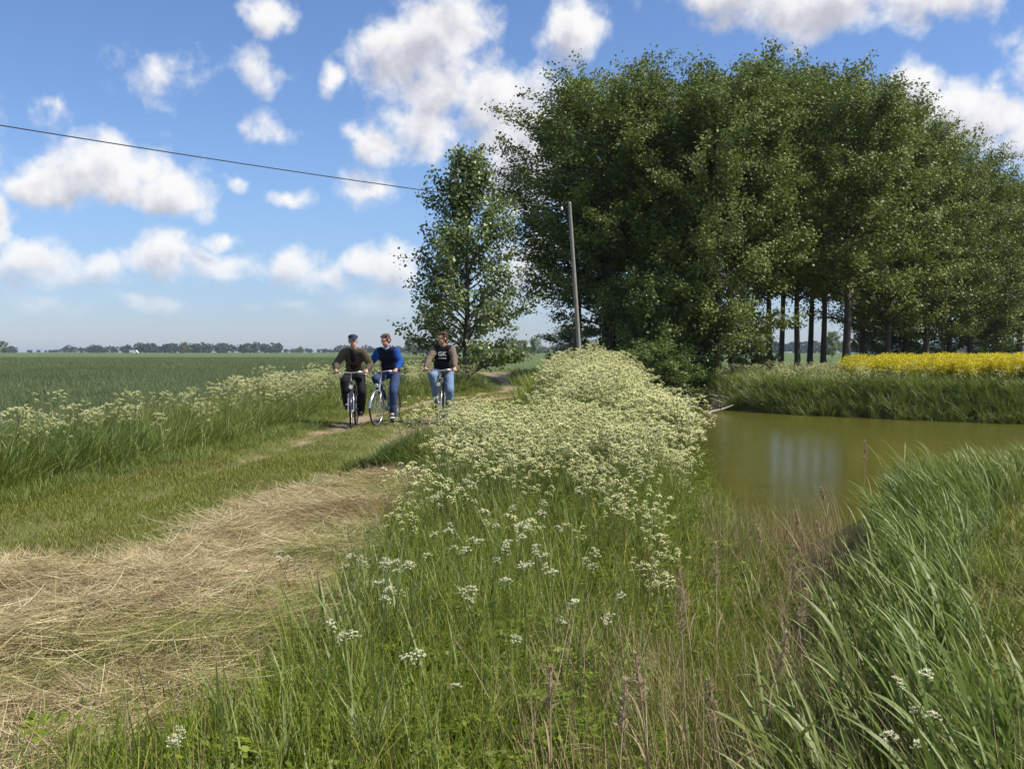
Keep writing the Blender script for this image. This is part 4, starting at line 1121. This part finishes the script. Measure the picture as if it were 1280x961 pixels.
# ------------------------------------------------------------------ bicycles and riders
M['tyre'] = plain('tyre_rubber', (.02, .02, .02), .8)
M['silver'] = plain('silver_metal', (.62, .62, .62), .28, .9, .08)
M['blackpaint'] = plain('black_paint', (.02, .02, .022), .3)
M['darkgreen'] = plain('dark_paint', (.025, .03, .035), .3)
M['greypaint'] = plain('grey_paint', (.45, .46, .47), .3, .5)
M['lamp'] = plain('lamp_lens', (.7, .7, .68), .15)
M['skin'] = plain('skin', (.50, .27, .19), .5, 0, .12, 12)
def np3(*a): return np.array(a, float)

def bicycle(loc, rz, steer, label, frame_m, guard_m, crank, scale=1.0, tyre_m='tyre'):
    e = empty('bicycle', loc, rz); e.scale = (scale,) * 3
    Rw = .345
    cs, sn = math.cos(steer), math.sin(steer)
    piv = np3(0, .07, 0)
    Rs = np.array([[cs, -sn, 0], [sn, cs, 0], [0, 0, 1]])
    def rot(m):            # turn a collected piece with the steering
        m.V = [(v - piv) @ Rs.T + piv for v in m.V]; return m
    def wheel(y, turn):
        f = rot if turn else (lambda m: m)
        c = np3(0, y, Rw)
        r = MB(); torus(r, c, (0, 1, 0), (0, 0, 1), Rw - .034, .010, 40, 6)
        tube(r, [c + [-.05, 0, 0], c + [-.02, 0, 0], c + [.02, 0, 0], c + [.05, 0, 0]], [.012, .022, .022, .012], 8)
        w = f(r).build('wheel', M['silver'], e, True)
        t = MB(); torus(t, c, (0, 1, 0), (0, 0, 1), Rw - .017, .0185, 44, 8); f(t).build('tyre', M[tyre_m], w, True)
        s = MB()
        for i in range(28):
            a = i / 28 * 6.283; b = a + (.25 if i % 2 else -.25); sx = .02 if (i // 2) % 2 else -.02
            tube(s, [c + [sx, .02 * math.cos(b), .02 * math.sin(b)], c + [0, (Rw - .034) * math.cos(a), (Rw - .034) * math.sin(a)]], .0014, 3, cap=False)
        f(s).build('spokes', M['silver'], w)
        g = MB(); an = np.linspace(R(20), R(175), 18) if turn else np.linspace(R(-10), R(165), 18)
        P_ = np.array([[0, y + (Rw + .022) * math.cos(q), Rw + (Rw + .022) * math.sin(q)] for q in an])
        nrm = np.array([[0, math.cos(q), math.sin(q)] for q in an])
        V = np.concatenate([np.stack([P_ + [sx, 0, 0] + nrm * dz for sx, dz in ((-.027, -.012), (-.014, .0), (.014, .0), (.027, -.012))], 1).reshape(-1, 3),
                            np.stack([P_ + [sx, 0, 0] + nrm * (dz - .003) for sx, dz in ((-.027, -.012), (-.014, .0), (.014, .0), (.027, -.012))], 1).reshape(-1, 3)])
        I = np.arange(18 * 4).reshape(18, 4); n4 = 72
        F = np.stack([I[:-1, :-1], I[:-1, 1:], I[1:, 1:], I[1:, :-1]], -1).reshape(-1, 4)
        g.add(V, np.concatenate([F, F[:, ::-1] + n4]))
        f(g).build('mudguard', M[guard_m], e, True)
    wheel(0, True); wheel(1.08, False)
    bb = np3(0, .62, .29); st = np3(0, .80, .82); ht = np3(0, .20, .90); hb = np3(0, .125, .70)
    fr = MB()
    tube(fr, [ht, hb], .021, 10); tube(fr, [hb + [0, .012, .03], bb], .019, 10); tube(fr, [ht - [0, .01, .04], (ht + st) / 2 + [0, 0, -.10], st - [0, .03, .10]], .016, 10)
    tube(fr, [bb, st], .017, 10)
    for s in (-1, 1):
        tube(fr, [bb + [s * .03, 0, 0], np3(s * .055, 1.08, Rw)], .010, 8); tube(fr, [st + [s * .015, 0, -.03], np3(s * .055, 1.08, Rw)], .008, 8)
        tube(fr, [np3(s * .05, 1.08, Rw), np3(s * .06, 1.10, .74)], .005, 6)
    tube(fr, [bb + [-.04, 0, 0], bb + [.04, 0, 0]], .024, 10)
    fr.build('frame', M[frame_m], e, True)
    sp = MB(); tube(sp, [st - [0, 0, .04], st + [0, .04, .10]], .013, 8); sp.build('seat_post', M['silver'], e, True)
    fk = MB()
    tube(fk, [hb, hb + [0, -.01, -.03]], .02, 8)
    for s in (-1, 1): tube(fk, [hb + [0, -.01, -.02], hb + [s * .045, -.015, -.035], np3(s * .05, .05, .52), np3(s * .052, 0, Rw)], [.014, .014, .012, .009], 8)
    rot(fk).build('fork', M['silver'], e, True)
    hd = MB()
    tube(hd, [ht, np3(0, .235, 1.04), np3(0, .18, 1.06)], [.013, .013, .014], 8)
    half = [np3(0, .18, 1.06), np3(.09, .13, 1.07), np3(.17, .15, 1.085), np3(.21, .20, 1.08), np3(.33, .29, 1.06)]
    tube(hd, [h * [-1, 1, 1] for h in half[:0:-1]] + half, .0125, 8)
    for s in (-1, 1): tube(hd, [np3(s * .19, .17, 1.075), np3(s * .22, .13, 1.05), np3(s * .29, .16, 1.04)], .006, 6)
    rot(hd).build('handlebar', M['silver'], e, True)
    for s in (-1, 1):
        g = MB(); tube(g, [np3(s * .235, .2188, 1.076), np3(s * .335, .2938, 1.0595)], .017, 8); rot(g).build('grip', M['tyre'], e, True)
    l = MB(); tube(l, [np3(0, .03, .80), np3(0, -.01, .80), np3(0, -.03, .80)], [.022, .040, .036], 12); tube(l, [np3(0, .03, .80), np3(0, .09, .76)], .006, 5); rot(l).build('headlamp', M['lamp'], e, True)
    sd_ = MB()
    pts = [(.74, .018), (.78, .03), (.84, .05), (.90, .085), (.95, .09), (.985, .05)]
    top = [np3(0, y, .975 + .015 * math.sin((y - .74) * 9)) for y, w in pts]
    for i in range(len(pts) - 1):
        (y0, w0), (y1, w1) = pts[i], pts[i + 1]
    V = []
    for (y, w), c in zip(pts, top):
        for q in range(10):
            a = q / 10 * 6.283; V.append(c + [w * math.cos(a), 0, .028 * math.sin(a) - .01 * abs(math.cos(a))])
    I = np.arange(60).reshape(6, 10)
    F = np.stack([I[:-1], np.roll(I[:-1], -1, 1), np.roll(I[1:], -1, 1), I[1:]], -1).reshape(-1, 4)
    sd_.add(V, F); sd_.add(V[:10] + [top[0]], [(i, 10, (i + 1) % 10) for i in range(10)]); sd_.add(V[50:] + [top[-1]], [(i, (i + 1) % 10, 10) for i in range(10)])
    sd_.build('saddle', M['tyre'], e, True)
    ck = MB(); tube(ck, [bb + [.045, 0, 0], bb + [.052, 0, 0]], .09, 20)
    for s in (-1, 1):
        d = np3(0, -math.cos(crank), math.sin(crank)) * s
        tube(ck, [bb + [s * .055, 0, 0], bb + [s * .065, 0, 0] + d * .17], [.013, .010], 6)
    ck.build('crank', M['silver'], e, True)
    for s in (-1, 1):
        d = np3(0, -math.cos(crank), math.sin(crank)) * s
        p = MB(); box(p, bb + [s * .115, 0, 0] + d * .17, (.085, .085, .022)); p.build('pedal', M['tyre'], e)
    cg = MB(); tube(cg, [bb + [.06, -.05, .05], bb + [.06, .2, .06], np3(.06, 1.02, Rw + .05)], [.03, .03, .02], 6); cg.build('chain_guard', M[guard_m], e, True)
    rk = MB()
    for s in (-1, 1): tube(rk, [np3(s * .06, .86, .75), np3(s * .06, 1.25, .74)], .005, 5)
    for y in (.9, 1.02, 1.14, 1.24): tube(rk, [np3(-.06, y, .752), np3(.06, y, .752)], .004, 5)
    rk.build('rear_rack', M['silver'], e)
    return tag(e, label, 'bicycle', 'bicycles on the track'), steer, piv, Rs

def ik(h, a, l1, l2, pole):
    v = a - h; d = min(np.linalg.norm(v), (l1 + l2) * .999); v = v / np.linalg.norm(v)
    x = (l1 * l1 - l2 * l2 + d * d) / (2 * d); hh = math.sqrt(max(0, l1 * l1 - x * x))
    p = pole - v * np.dot(pole, v); p /= np.linalg.norm(p)
    return h + v * x + p * hh
def limb(mb, pts, rad, sides=12):
    pts = np.asarray(pts, float)
    for i in range(len(pts) - 1): tube(mb, pts[i:i + 2], rad[i:i + 2], sides)
    for p, r_ in zip(pts, rad): ellipsoid(mb, p, (r_, r_, r_), None, 12, 8)
def remesh(o, vox, smooth=2, wrinkle=0.0):
    m = o.modifiers.new('skin', 'REMESH'); m.mode = 'VOXEL'; m.voxel_size = vox; m.use_smooth_shade = True
    s = o.modifiers.new('smooth', 'SMOOTH'); s.iterations = smooth; s.factor = .5
    if wrinkle:
        tx = bpy.data.textures.get('cloth_folds') or bpy.data.textures.new('cloth_folds', 'CLOUDS')
        tx.noise_scale = .11; tx.noise_depth = 2
        d = o.modifiers.new('folds', 'DISPLACE'); d.texture = tx; d.strength = wrinkle; d.mid_level = .5; d.texture_coords = 'GLOBAL'
    return o

def rider(bike, label, spec):
    be, steer, piv, Rs = bike
    e = empty('person', be.location, be.rotation_euler[2]); e.scale = be.scale
    lean = spec.get('lean', 0); hh = spec.get('tall', 0)
    bb = np3(0, .62, .29); ck = spec['crank']
    pel = np3(0, .875, 1.06); waist = np3(0, .84 - lean * .3, 1.19); chest = np3(0, .78 - lean * .75, 1.36 + hh); neck0 = np3(0, .745 - lean, 1.49 + hh); neck1 = np3(0, .715 - lean * 1.1, 1.57 + hh)
    head = np3(0, .69 - lean * 1.2, 1.67 + hh)
    sh = {s: np3(s * .185, .755 - lean * .95, 1.455 + hh) for s in (-1, 1)}
    def bar(p): return (p - piv) @ Rs.T + piv
    wr = {}; el = {}; hip = {}; kn = {}; an = {}; ped = {}
    for s in (-1, 1):
        wr[s] = bar(np3(s * .292, .315, 1.115)); el[s] = ik(sh[s], wr[s], .285, .26, np3(s * .75, .35, -.75))
        d = np3(0, -math.cos(ck), math.sin(ck)) * s
        ped[s] = bb + [s * .115, 0, 0] + d * .17
        hip[s] = np3(s * .095, .87, 1.01); an[s] = ped[s] + [0, .045, .115]; kn[s] = ik(hip[s], an[s], .44, .43, np3(s * .22, -1, .25))
    # body: one continuous surface
    b = MB()
    limb(b, [pel, waist, chest], [.095, .095, .10]); limb(b, [chest, neck0, neck1, head], [.11, .06, .055, .055])
    yaw, tilt = spec['head']
    Rh = np.array(Matrix.Rotation(yaw, 3, 'Z') @ Matrix.Rotation(tilt, 3, 'X') @ Matrix.Rotation(spec.get('roll', 0), 3, 'Y'))
    hp = lambda x, y, z: head + Rh @ np3(x, y, z)
    ellipsoid(b, hp(0, .012, .025), (.076, .096, .098), Rh); ellipsoid(b, hp(0, -.025, -.045), (.060, .066, .072), Rh); ellipsoid(b, hp(0, -.06, -.088), (.03, .028, .026), Rh)
    limb(b, [hp(0, -.092, .018), hp(0, -.112, -.020)], [.011, .016]); ellipsoid(b, hp(0, -.088, -.058), (.026, .012, .007), Rh)
    for s in (-1, 1):
        ellipsoid(b, hp(s * .078, .015, -.01), (.012, .022, .034), Rh); ellipsoid(b, hp(s * .032, -.082, .03), (.022, .012, .008), Rh)
        limb(b, [sh[s], el[s], wr[s]], [.045, .036, .028]); limb(b, [hip[s], kn[s], an[s]], [.072, .050, .038])
        limb(b, [an[s], ped[s] + [0, -.03, .05], ped[s] + [0, -.10, .035]], [.042, .04, .03])
        g0 = bar(np3(s * .285, .256, 1.068)); ax = bar(np3(s * .335, .2938, 1.0595)) - bar(np3(s * .235, .2188, 1.076)); ax /= np.linalg.norm(ax)
        limb(b, [wr[s], g0 + [0, .028, .034], g0 + [0, -.004, .032]], [.027, .03, .022])
        fw = np.cross(ax, np3(0, 0, 1)) * (1 if s < 0 else -1); fw /= np.linalg.norm(fw)
        if fw[1] > 0: fw = -fw
        for i, fl in enumerate((1.0, 1.08, 1.0, .85)):     # four fingers round the grip
            c = g0 + ax * (.030 - .020 * i)
            pts = [c + fw * .026 * math.cos(q) + np3(0, 0, 1) * .027 * math.sin(q) for q in (R(100), R(50), R(0), R(-55 * fl), R(-105 * fl))]
            limb(b, pts, [.0095, .0092, .0088, .0083, .0075], 7)
        c = g0 - ax * .040                                  # thumb under the inner end
        limb(b, [g0 + [0, .02, .03], c + fw * -.012 + [0, 0, .020], c + fw * .012 + [0, 0, .0195], c + fw * .024 + [0, 0, .0]], [.013, .011, .0095, .008], 7)
    remesh(b.build('body', M['skin'], e), .0085, 1)
    for s in (-1, 1):
        fc = MB(); ellipsoid(fc, hp(s * .032, -.0885, .016), (.010, .006, .006), Rh); fc.build('eye', plain('eye', (.05, .04, .035), .2), e, True)
    mo = MB(); ellipsoid(mo, hp(0, -.0965, -.058), (.022, .006, .005), Rh); mo.build('mouth', plain('lips', (.33, .14, .12), .5), e, True)
    # hair or cap
    h = MB()
    if spec.get('cap'):
        ellipsoid(h, hp(0, .012, .085), (.098, .122, .052), Rh); ellipsoid(h, hp(0, -.02, .095), (.088, .10, .045), Rh)
        ellipsoid(h, hp(0, -.105, .070), (.075, .05, .012), Rh @ np.array(Matrix.Rotation(.15, 3, 'X')))
        remesh(h.build('flat_cap', spec['cap'], e), .008, 2, .006)
        h = MB()
        for s in (-1, 1): ellipsoid(h, hp(s * .070, .03, .03), (.016, .055, .045), Rh)
        ellipsoid(h, hp(0, .075, .015), (.06, .035, .06), Rh)
        remesh(h.build('hair', spec['hair'], e), .008, 1, .008)
    else:
        ellipsoid(h, hp(0, .030, .066), (.086, .098, .076), Rh); ellipsoid(h, hp(0, .055, .01), (.082, .070, .088), Rh)
        for i in range(16):
            a = i * 2.399; q = math.sqrt((i + .5) / 16) * .085; ellipsoid(h, hp(q * math.cos(a), .012 + q * math.sin(a), .125 - q * q * 5 + .008 * math.sin(i * 3.1)), (.026, .028, .022), Rh)
        for s in (-1, 1): ellipsoid(h, hp(s * .074, .0, .035), (.013, .03, .045), Rh)
        remesh(h.build('hair', spec['hair'], e), .007, 1, .022)
    # jacket
    j = MB()
    R3 = np.array(Matrix.Rotation(.18 + lean, 3, 'X'))
    def torso(m, k):
        ellipsoid(m, chest + [0, .02, .0], (.185 * k, .135 * k, .17), R3); ellipsoid(m, waist, (.17 * k, .135 * k, .16), R3); ellipsoid(m, pel + [0, -.01, .02], (.175 * k, .135 * k, .10))
        limb(m, [sh[-1] * [.8, 1, 1], sh[1] * [.8, 1, 1]], [.078 * k, .078 * k])
    torso(j, 1.1); ellipsoid(j, pel + [0, -.02, -.02], (.19, .155, .13))
    for s in (-1, 1):
        limb(j, [sh[s] * [.95, 1, 1], el[s], wr[s] + (el[s] - wr[s]) * .14], [.086, .07, .05]); 
    limb(j, [neck0 + [0, .02, -.03], neck0 + [0, .012, .035]], [.085, .072])
    if spec.get('hood'):
        for i in range(9):
            a = i / 8 * math.pi; ellipsoid(j, neck0 + [.095 * math.cos(a), .015 + .075 * math.sin(a), .03 + .02 * math.sin(a)], (.038, .038, .036))
    jo = remesh(j.build('jacket', spec['jacket'], e), .011, 2, .030)
    if spec.get('vest'):
        v = MB(); torso(v, 1.18); remesh(v.build(spec.get('vest_name', 'vest'), spec['vest'], e), .011, 2, .022)
    if spec.get('shirt'):
        v = MB(); ellipsoid(v, neck0 + [0, -.055, -.01], (.06, .03, .06)); ellipsoid(v, chest + [0, -.120, .02], (.075, .05, .14), R3); ellipsoid(v, waist + [0, -.128, .03], (.085, .05, .14), R3); remesh(v.build('shirt', spec['shirt'], e), .009, 2, .012)
    if spec.get('collar'):
        v = MB(); limb(v, [neck0 + [-.045, -.045, .04], neck0 + [0, -.075, .012], neck0 + [.045, -.045, .04]], [.022, .02, .022]); remesh(v.build('collar', spec['collar'], e), .008, 1)
    if spec.get('print'):
        cu = bpy.data.curves.new('print', 'FONT'); cu.body = spec['print']; cu.size = .115; cu.align_x = 'CENTER'; cu.align_y = 'CENTER'; cu.extrude = .004; cu.offset = .004
        to = bpy.data.objects.new('print', cu); me = bpy.data.meshes.new_from_object(to); bpy.data.objects.remove(to)
        me.materials.clear(); me.materials.append(M['printwhite'])
        o = bpy.data.objects.new('chest_print', me); COL.objects.link(o); o.parent = e
        o.location = chest + np3(.0, -.168, .0); o.rotation_euler = (R(90) - .16, 0, 0)
        u = MB(); box(u, (0, 0, 0), (.17, .006, .012)); o2 = u.build('print_line', M['printwhite'], o); o2.location = (0, -.085, 0.0); o2.rotation_euler = (R(-90), 0, 0)
    # trousers and shoes
    t = MB()
    limb(t, [pel + [-.06, 0, -.02], pel + [.06, 0, -.02]], [.135, .135])
    fl = spec.get('flare', 1.0)
    for s in (-1, 1):
        limb(t, [hip[s], hip[s] * .5 + kn[s] * .5, kn[s], kn[s] * .5 + an[s] * .5, an[s] + [0, .012, -.035]], [.108, .098, .086, .078 * fl, .070 * fl])
    remesh(t.build('trousers', spec['trousers'], e), .010, 3, .020)
    for s in (-1, 1):
        f = MB(); limb(f, [an[s] + [0, .045, -.07], ped[s] + [0, -.04, .047], ped[s] + [0, -.12, .042]], [.044, .042, .034]); limb(f, [an[s], an[s] + [0, .01, -.05]], [.048, .048])
        so = remesh(f.build('shoe', spec['shoe'], e), .008, 2)
        if spec.get('sole'):
            q = MB(); V0 = ped[s]
            pr = np.array([(-.035, .085), (.035, .085), (.045, -.02), (.045, -.10), (.025, -.155), (-.025, -.155), (-.045, -.10), (-.045, -.02)])
            V = np.concatenate([np.c_[pr, np.full(8, .0125)], np.c_[pr, np.full(8, .033)]]) + V0
            q.add(V, [(i, (i + 1) % 8, 8 + (i + 1) % 8, 8 + i) for i in range(8)]); q.add(V, [(8, 9, 10, 11), (8, 11, 12, 13), (8, 13, 14, 15), (0, 3, 2, 1), (0, 5, 4, 3), (0, 7, 6, 5)])
            q.build('sole', spec['sole'], so)
    return tag(e, label, 'person', 'cyclists on the track')

cloth = lambda n, c, v=.3: plain(n, c, .85, 0, v, 14, .15, .3)
M['printwhite'] = cloth('print_white', (.42, .42, .43), .2)
def on_track(px, py, d):
    x = (px - 640) / FPX * d
    return (x, d, float(hgt(np.array([x]), np.array([d]))[0]) + .012)
b1 = bicycle(on_track(438, 536, 19.6), R(3), R(4), 'dark bicycle with silver handlebar ridden by the man in the flat cap', 'blackpaint', 'blackpaint', R(205))
rider(b1, 'cyclist in flat cap, olive jacket and black trousers, riding at left', dict(crank=R(205), head=(R(12), R(8)), lean=.15, tall=-.005, cap=cloth('cap_wool', (.035, .045, .075)), hair=cloth('grey_hair', (.2, .17, .15)),
      jacket=cloth('olive_jacket', (.085, .068, .044)), shirt=cloth('dark_shirt', (.018, .016, .016)), trousers=cloth('black_trousers', (.014, .013, .014)), shoe=plain('black_shoe', (.015, .015, .015), .5), flare=1.15))
b2 = bicycle(on_track(471, 533, 20.3), R(-12), R(-4), 'silver-grey bicycle with its front wheel turned, ridden by the man in blue', 'greypaint', 'silver', R(280))
rider(b2, 'cyclist in blue sweater with dark vest and jeans, riding in the middle', dict(crank=R(100 + 180), head=(R(-28), R(14)), roll=R(-6), lean=.13, tall=.01, hair=cloth('brown_grey_hair', (.12, .085, .06)),
      jacket=cloth('blue_fleece', (.014, .06, .25)), vest=cloth('navy_vest', (.014, .018, .035)), collar=cloth('pale_collar', (.25, .35, .5)), trousers=cloth('dark_jeans', (.04, .065, .14)),
      shoe=plain('black_sneaker', (.02, .022, .03), .6), sole=plain('white_sole', (.7, .7, .68), .6)))
b3 = bicycle(on_track(548, 531, 20.7), R(-3), R(0), 'dark bicycle with brown tyres ridden by the man in the black printed hoodie', 'darkgreen', 'blackpaint', R(240), 1.035)
rider(b3, 'cyclist in black printed hoodie and pale blue jeans, looking aside, riding at right', dict(crank=R(60 + 180), head=(R(-48), R(4)), lean=.02, tall=.02, hair=cloth('brown_hair', (.075, .045, .028)),
      jacket=cloth('taupe_hoodie', (.15, .115, .085)), hood=True, vest=cloth('black_front', (.015, .014, .014)), vest_name='hoodie_front', print='GK', trousers=cloth('pale_jeans', (.16, .23, .35)),
      shoe=plain('grey_sneaker', (.32, .34, .33), .7), sole=plain('white_sole_b', (.7, .7, .66), .6)))

# ------------------------------------------------------------------ single plants of the foreground
def zt(px, py, ztop):
    d = (CAMZ - ztop) * FPX / (py - HOR)
    x = (px - 640) / FPX * d
    return x, d, float(hgt(np.array([x]), np.array([d]))[0])
def single_parsley(px, py, ztop, nb, lab, umb=.026, white=True):
    x, y, z = zt(px, py, ztop)
    st, us, ls = parsley_parts(max(.25, ztop - z - .02), nb, True, umb, 4, 11)
    e = empty('cow_parsley_plant', (x, y, z), rng.uniform(0, 6.28))
    mats = [M['stem'], M['umbelw'] if white else M['umbel'], M['fern']]
    st.build('stem', mats, e)
    for u_ in us: u_.build('umbel', mats, e)
    for l in ls: l.build('leaf', mats, e)
    tag(e, lab, 'cow parsley', 'single cow parsley plants in the foreground')
for a in ((365, 697, .36, 3, 'cow parsley with white umbels standing in the hay, leftmost of those by the tall grass'),
          (440, 694, .42, 4, 'cow parsley with white umbels on the edge of hay and tall grass'),
          (484, 703, .45, 4, 'white cow parsley just right of the hay edge, among the first tall grass'),
          (516, 702, .48, 3, 'small white cow parsley standing beside the hay-edge plants'),
          (472, 738, .42, 2, 'low white cow parsley at the edge of the tall grass, below its neighbours'),
          (428, 796, .34, 2, 'greenish low cow parsley over the lower hay edge'),
          (541, 829, .42, 2, 'nearest cow parsley with two flat white umbels in the dark grass'),
          (600, 742, .48, 3, 'white cow parsley in mid meadow with loosely bent umbels'),
          (655, 702, .52, 3, 'white cow parsley in the middle of the foreground meadow'),
          (716, 690, .55, 3, 'white cow parsley in the meadow right of centre'),
          (735, 757, .45, 2, 'small cow parsley low in the right of the meadow'),
          (562, 604, .70, 6, 'cow parsley in front of the dark grass clump, leftmost'),
          (610, 632, .66, 6, 'large cow parsley in front of the dark grass clump, right of its neighbour'),
          (590, 660, .60, 5, 'many-flowered cow parsley left of the meadow centre'),
          (640, 668, .58, 5, 'many-flowered cow parsley at the meadow centre below the bank'),
          (700, 640, .68, 5, 'cow parsley rising from the meadow towards the bank'),
          (214, 944, .22, 2, 'tiny white cow parsley at the bottom edge beneath the hay'),
          (1135, 842, .40, 3, 'pale cow parsley in the near reeds'),
          (1120, 938, .32, 2, 'pale cow parsley at the bottom edge among the reeds')):
    single_parsley(*a)

# dry reed stalks with seed plumes
def plume_reed(px, py, ztop, az, lab):
    x, y, z = zt(px, py, ztop); h = ztop - z
    e = empty('dry_reed', (x, y, z)); st = MB()
    ln = rng.uniform(.08, .3); fz = max(1.0, y / 6.5)
    pts = np.array([[math.cos(az) * ln * h * t ** 1.7, math.sin(az) * ln * h * t ** 1.7, h * t] for t in np.linspace(0, 1, 8)])
    tube(st, pts, np.linspace(.0045, .0020, 8) * fz ** .6, 5, 0, .9); st.build('stalk', M['dry'], e)
    n = 150; t = U(n, .78, 1.02); c = np.stack([np.interp(t, np.linspace(0, 1, 8), pts[:, j]) for j in range(3)], -1)
    V, F, o, _ = ribbons(c, rng.normal(az, 1.3, n), fz ** .5 * U(n, .02, .05) * (1.25 - (t - .78) * 3), fz ** .8 * U(n, .003, .006), U(n, .2, .9), U(n, .2, 1.2), 2, np.array([.7, 1, .2]))
    pl = MB().add(V, F, 0, U(n, .7, 1)[o]); pl.build('plume', M['dry'], e)
    n = 3; c = np.stack([np.interp(U(n, .25, .7), np.linspace(0, 1, 8), pts[:, j]) for j in range(3)], -1)
    for i in range(n):
        t0 = rng.uniform(.2, .7); c = np.array([[np.interp(t0, np.linspace(0, 1, 8), pts[:, j]) for j in range(3)]])
        V, F, o, _ = ribbons(c, np.array([rng.uniform(0, 6.28)]), np.array([.16 + .14 * rng.random()]), np.array([.007]), np.array([.5]), np.array([1.4]), 5)
        MB().add(V, F, 0, .6).build('leaf', M['dry'], e)
    tag(e, lab, 'dry reed', 'dry reeds with seed plumes')
for a in ((1082, 553, .12, 1.2, 'dry reed with tall plume standing out against the pond, farthest right'),
          (1040, 612, .18, 2.8, 'dry reed with pinkish plume leaning left before the water'),
          (1008, 640, .15, 2.9, 'dry reed with drooping plume left of the pinkish one, before the water'),
          (1034, 655, .2, 2.5, 'short dry reed at the water corner beside the reed bed'),
          (964, 662, .12, 2.0, 'thin dry reed standing in the tip of the pond'),
          (985, 690, .15, 1.0, 'dry reed at the near end of the pond'),
          (862, 752, .42, 1.6, 'pale fluffy plume of dry reed left of the ditch'),
          (898, 690, .38, 1.4, 'dry reed plume behind the pale fluffy one'),
          (876, 722, .4, 1.9, 'dry reed plume between two others left of the ditch'),
          (985, 745, .32, .6, 'dry reed leaning right over the ditch'),
          (952, 800, .3, .5, 'broken dry reed leaning right in the near ditch'),
          (820, 830, .35, 2.2, 'near dry reed stalk in the lower meadow'),
          (770, 870, .33, 1.2, 'dry reed stalk at the lower centre'),
          (915, 860, .28, 2.6, 'dry reed in the near ditch leaning left'),
          (690, 850, .35, 1.6, 'straight dry stalk in the lower meadow left of the others')):
    plume_reed(*a)

# nearest reeds, leaf by leaf
P = spread(600, .6, 2.6, 2.7, 4.6, reed_ok)[:46]
for i, p in enumerate(P):
    st, lv = reed_parts(.30 + .14 * rng.random(), math.pi + rng.normal(0, .4), 6, 1.15)
    e = empty('reed_plant', tuple(p)); st.build('stem', M['reed'], e)
    for l in lv: l.build('leaf', M['reed'], e)
    tag(e, 'broad-bladed green reed at the near end of the reed bed, lower right', 'reed', 'nearest reeds at the lower right')

# ------------------------------------------------------------------ air
hz = MB(); box(hz, (0, 5500, 13.5), (15400, 14600, 33))
hm, k = mat_new('haze_air')
ho = k.node('ShaderNodeOutputMaterial'); pv = k.node('ShaderNodeVolumePrincipled')
pv.inputs['Color'].default_value = (.74, .84, 1.0, 1); pv.inputs['Density'].default_value = .00012; pv.inputs['Anisotropy'].default_value = .2
k.l.new(pv.outputs[0], ho.inputs['Volume'])
tag(hz.build('haze', hm), 'thin blue haze over the plain', 'haze', kind='stuff')
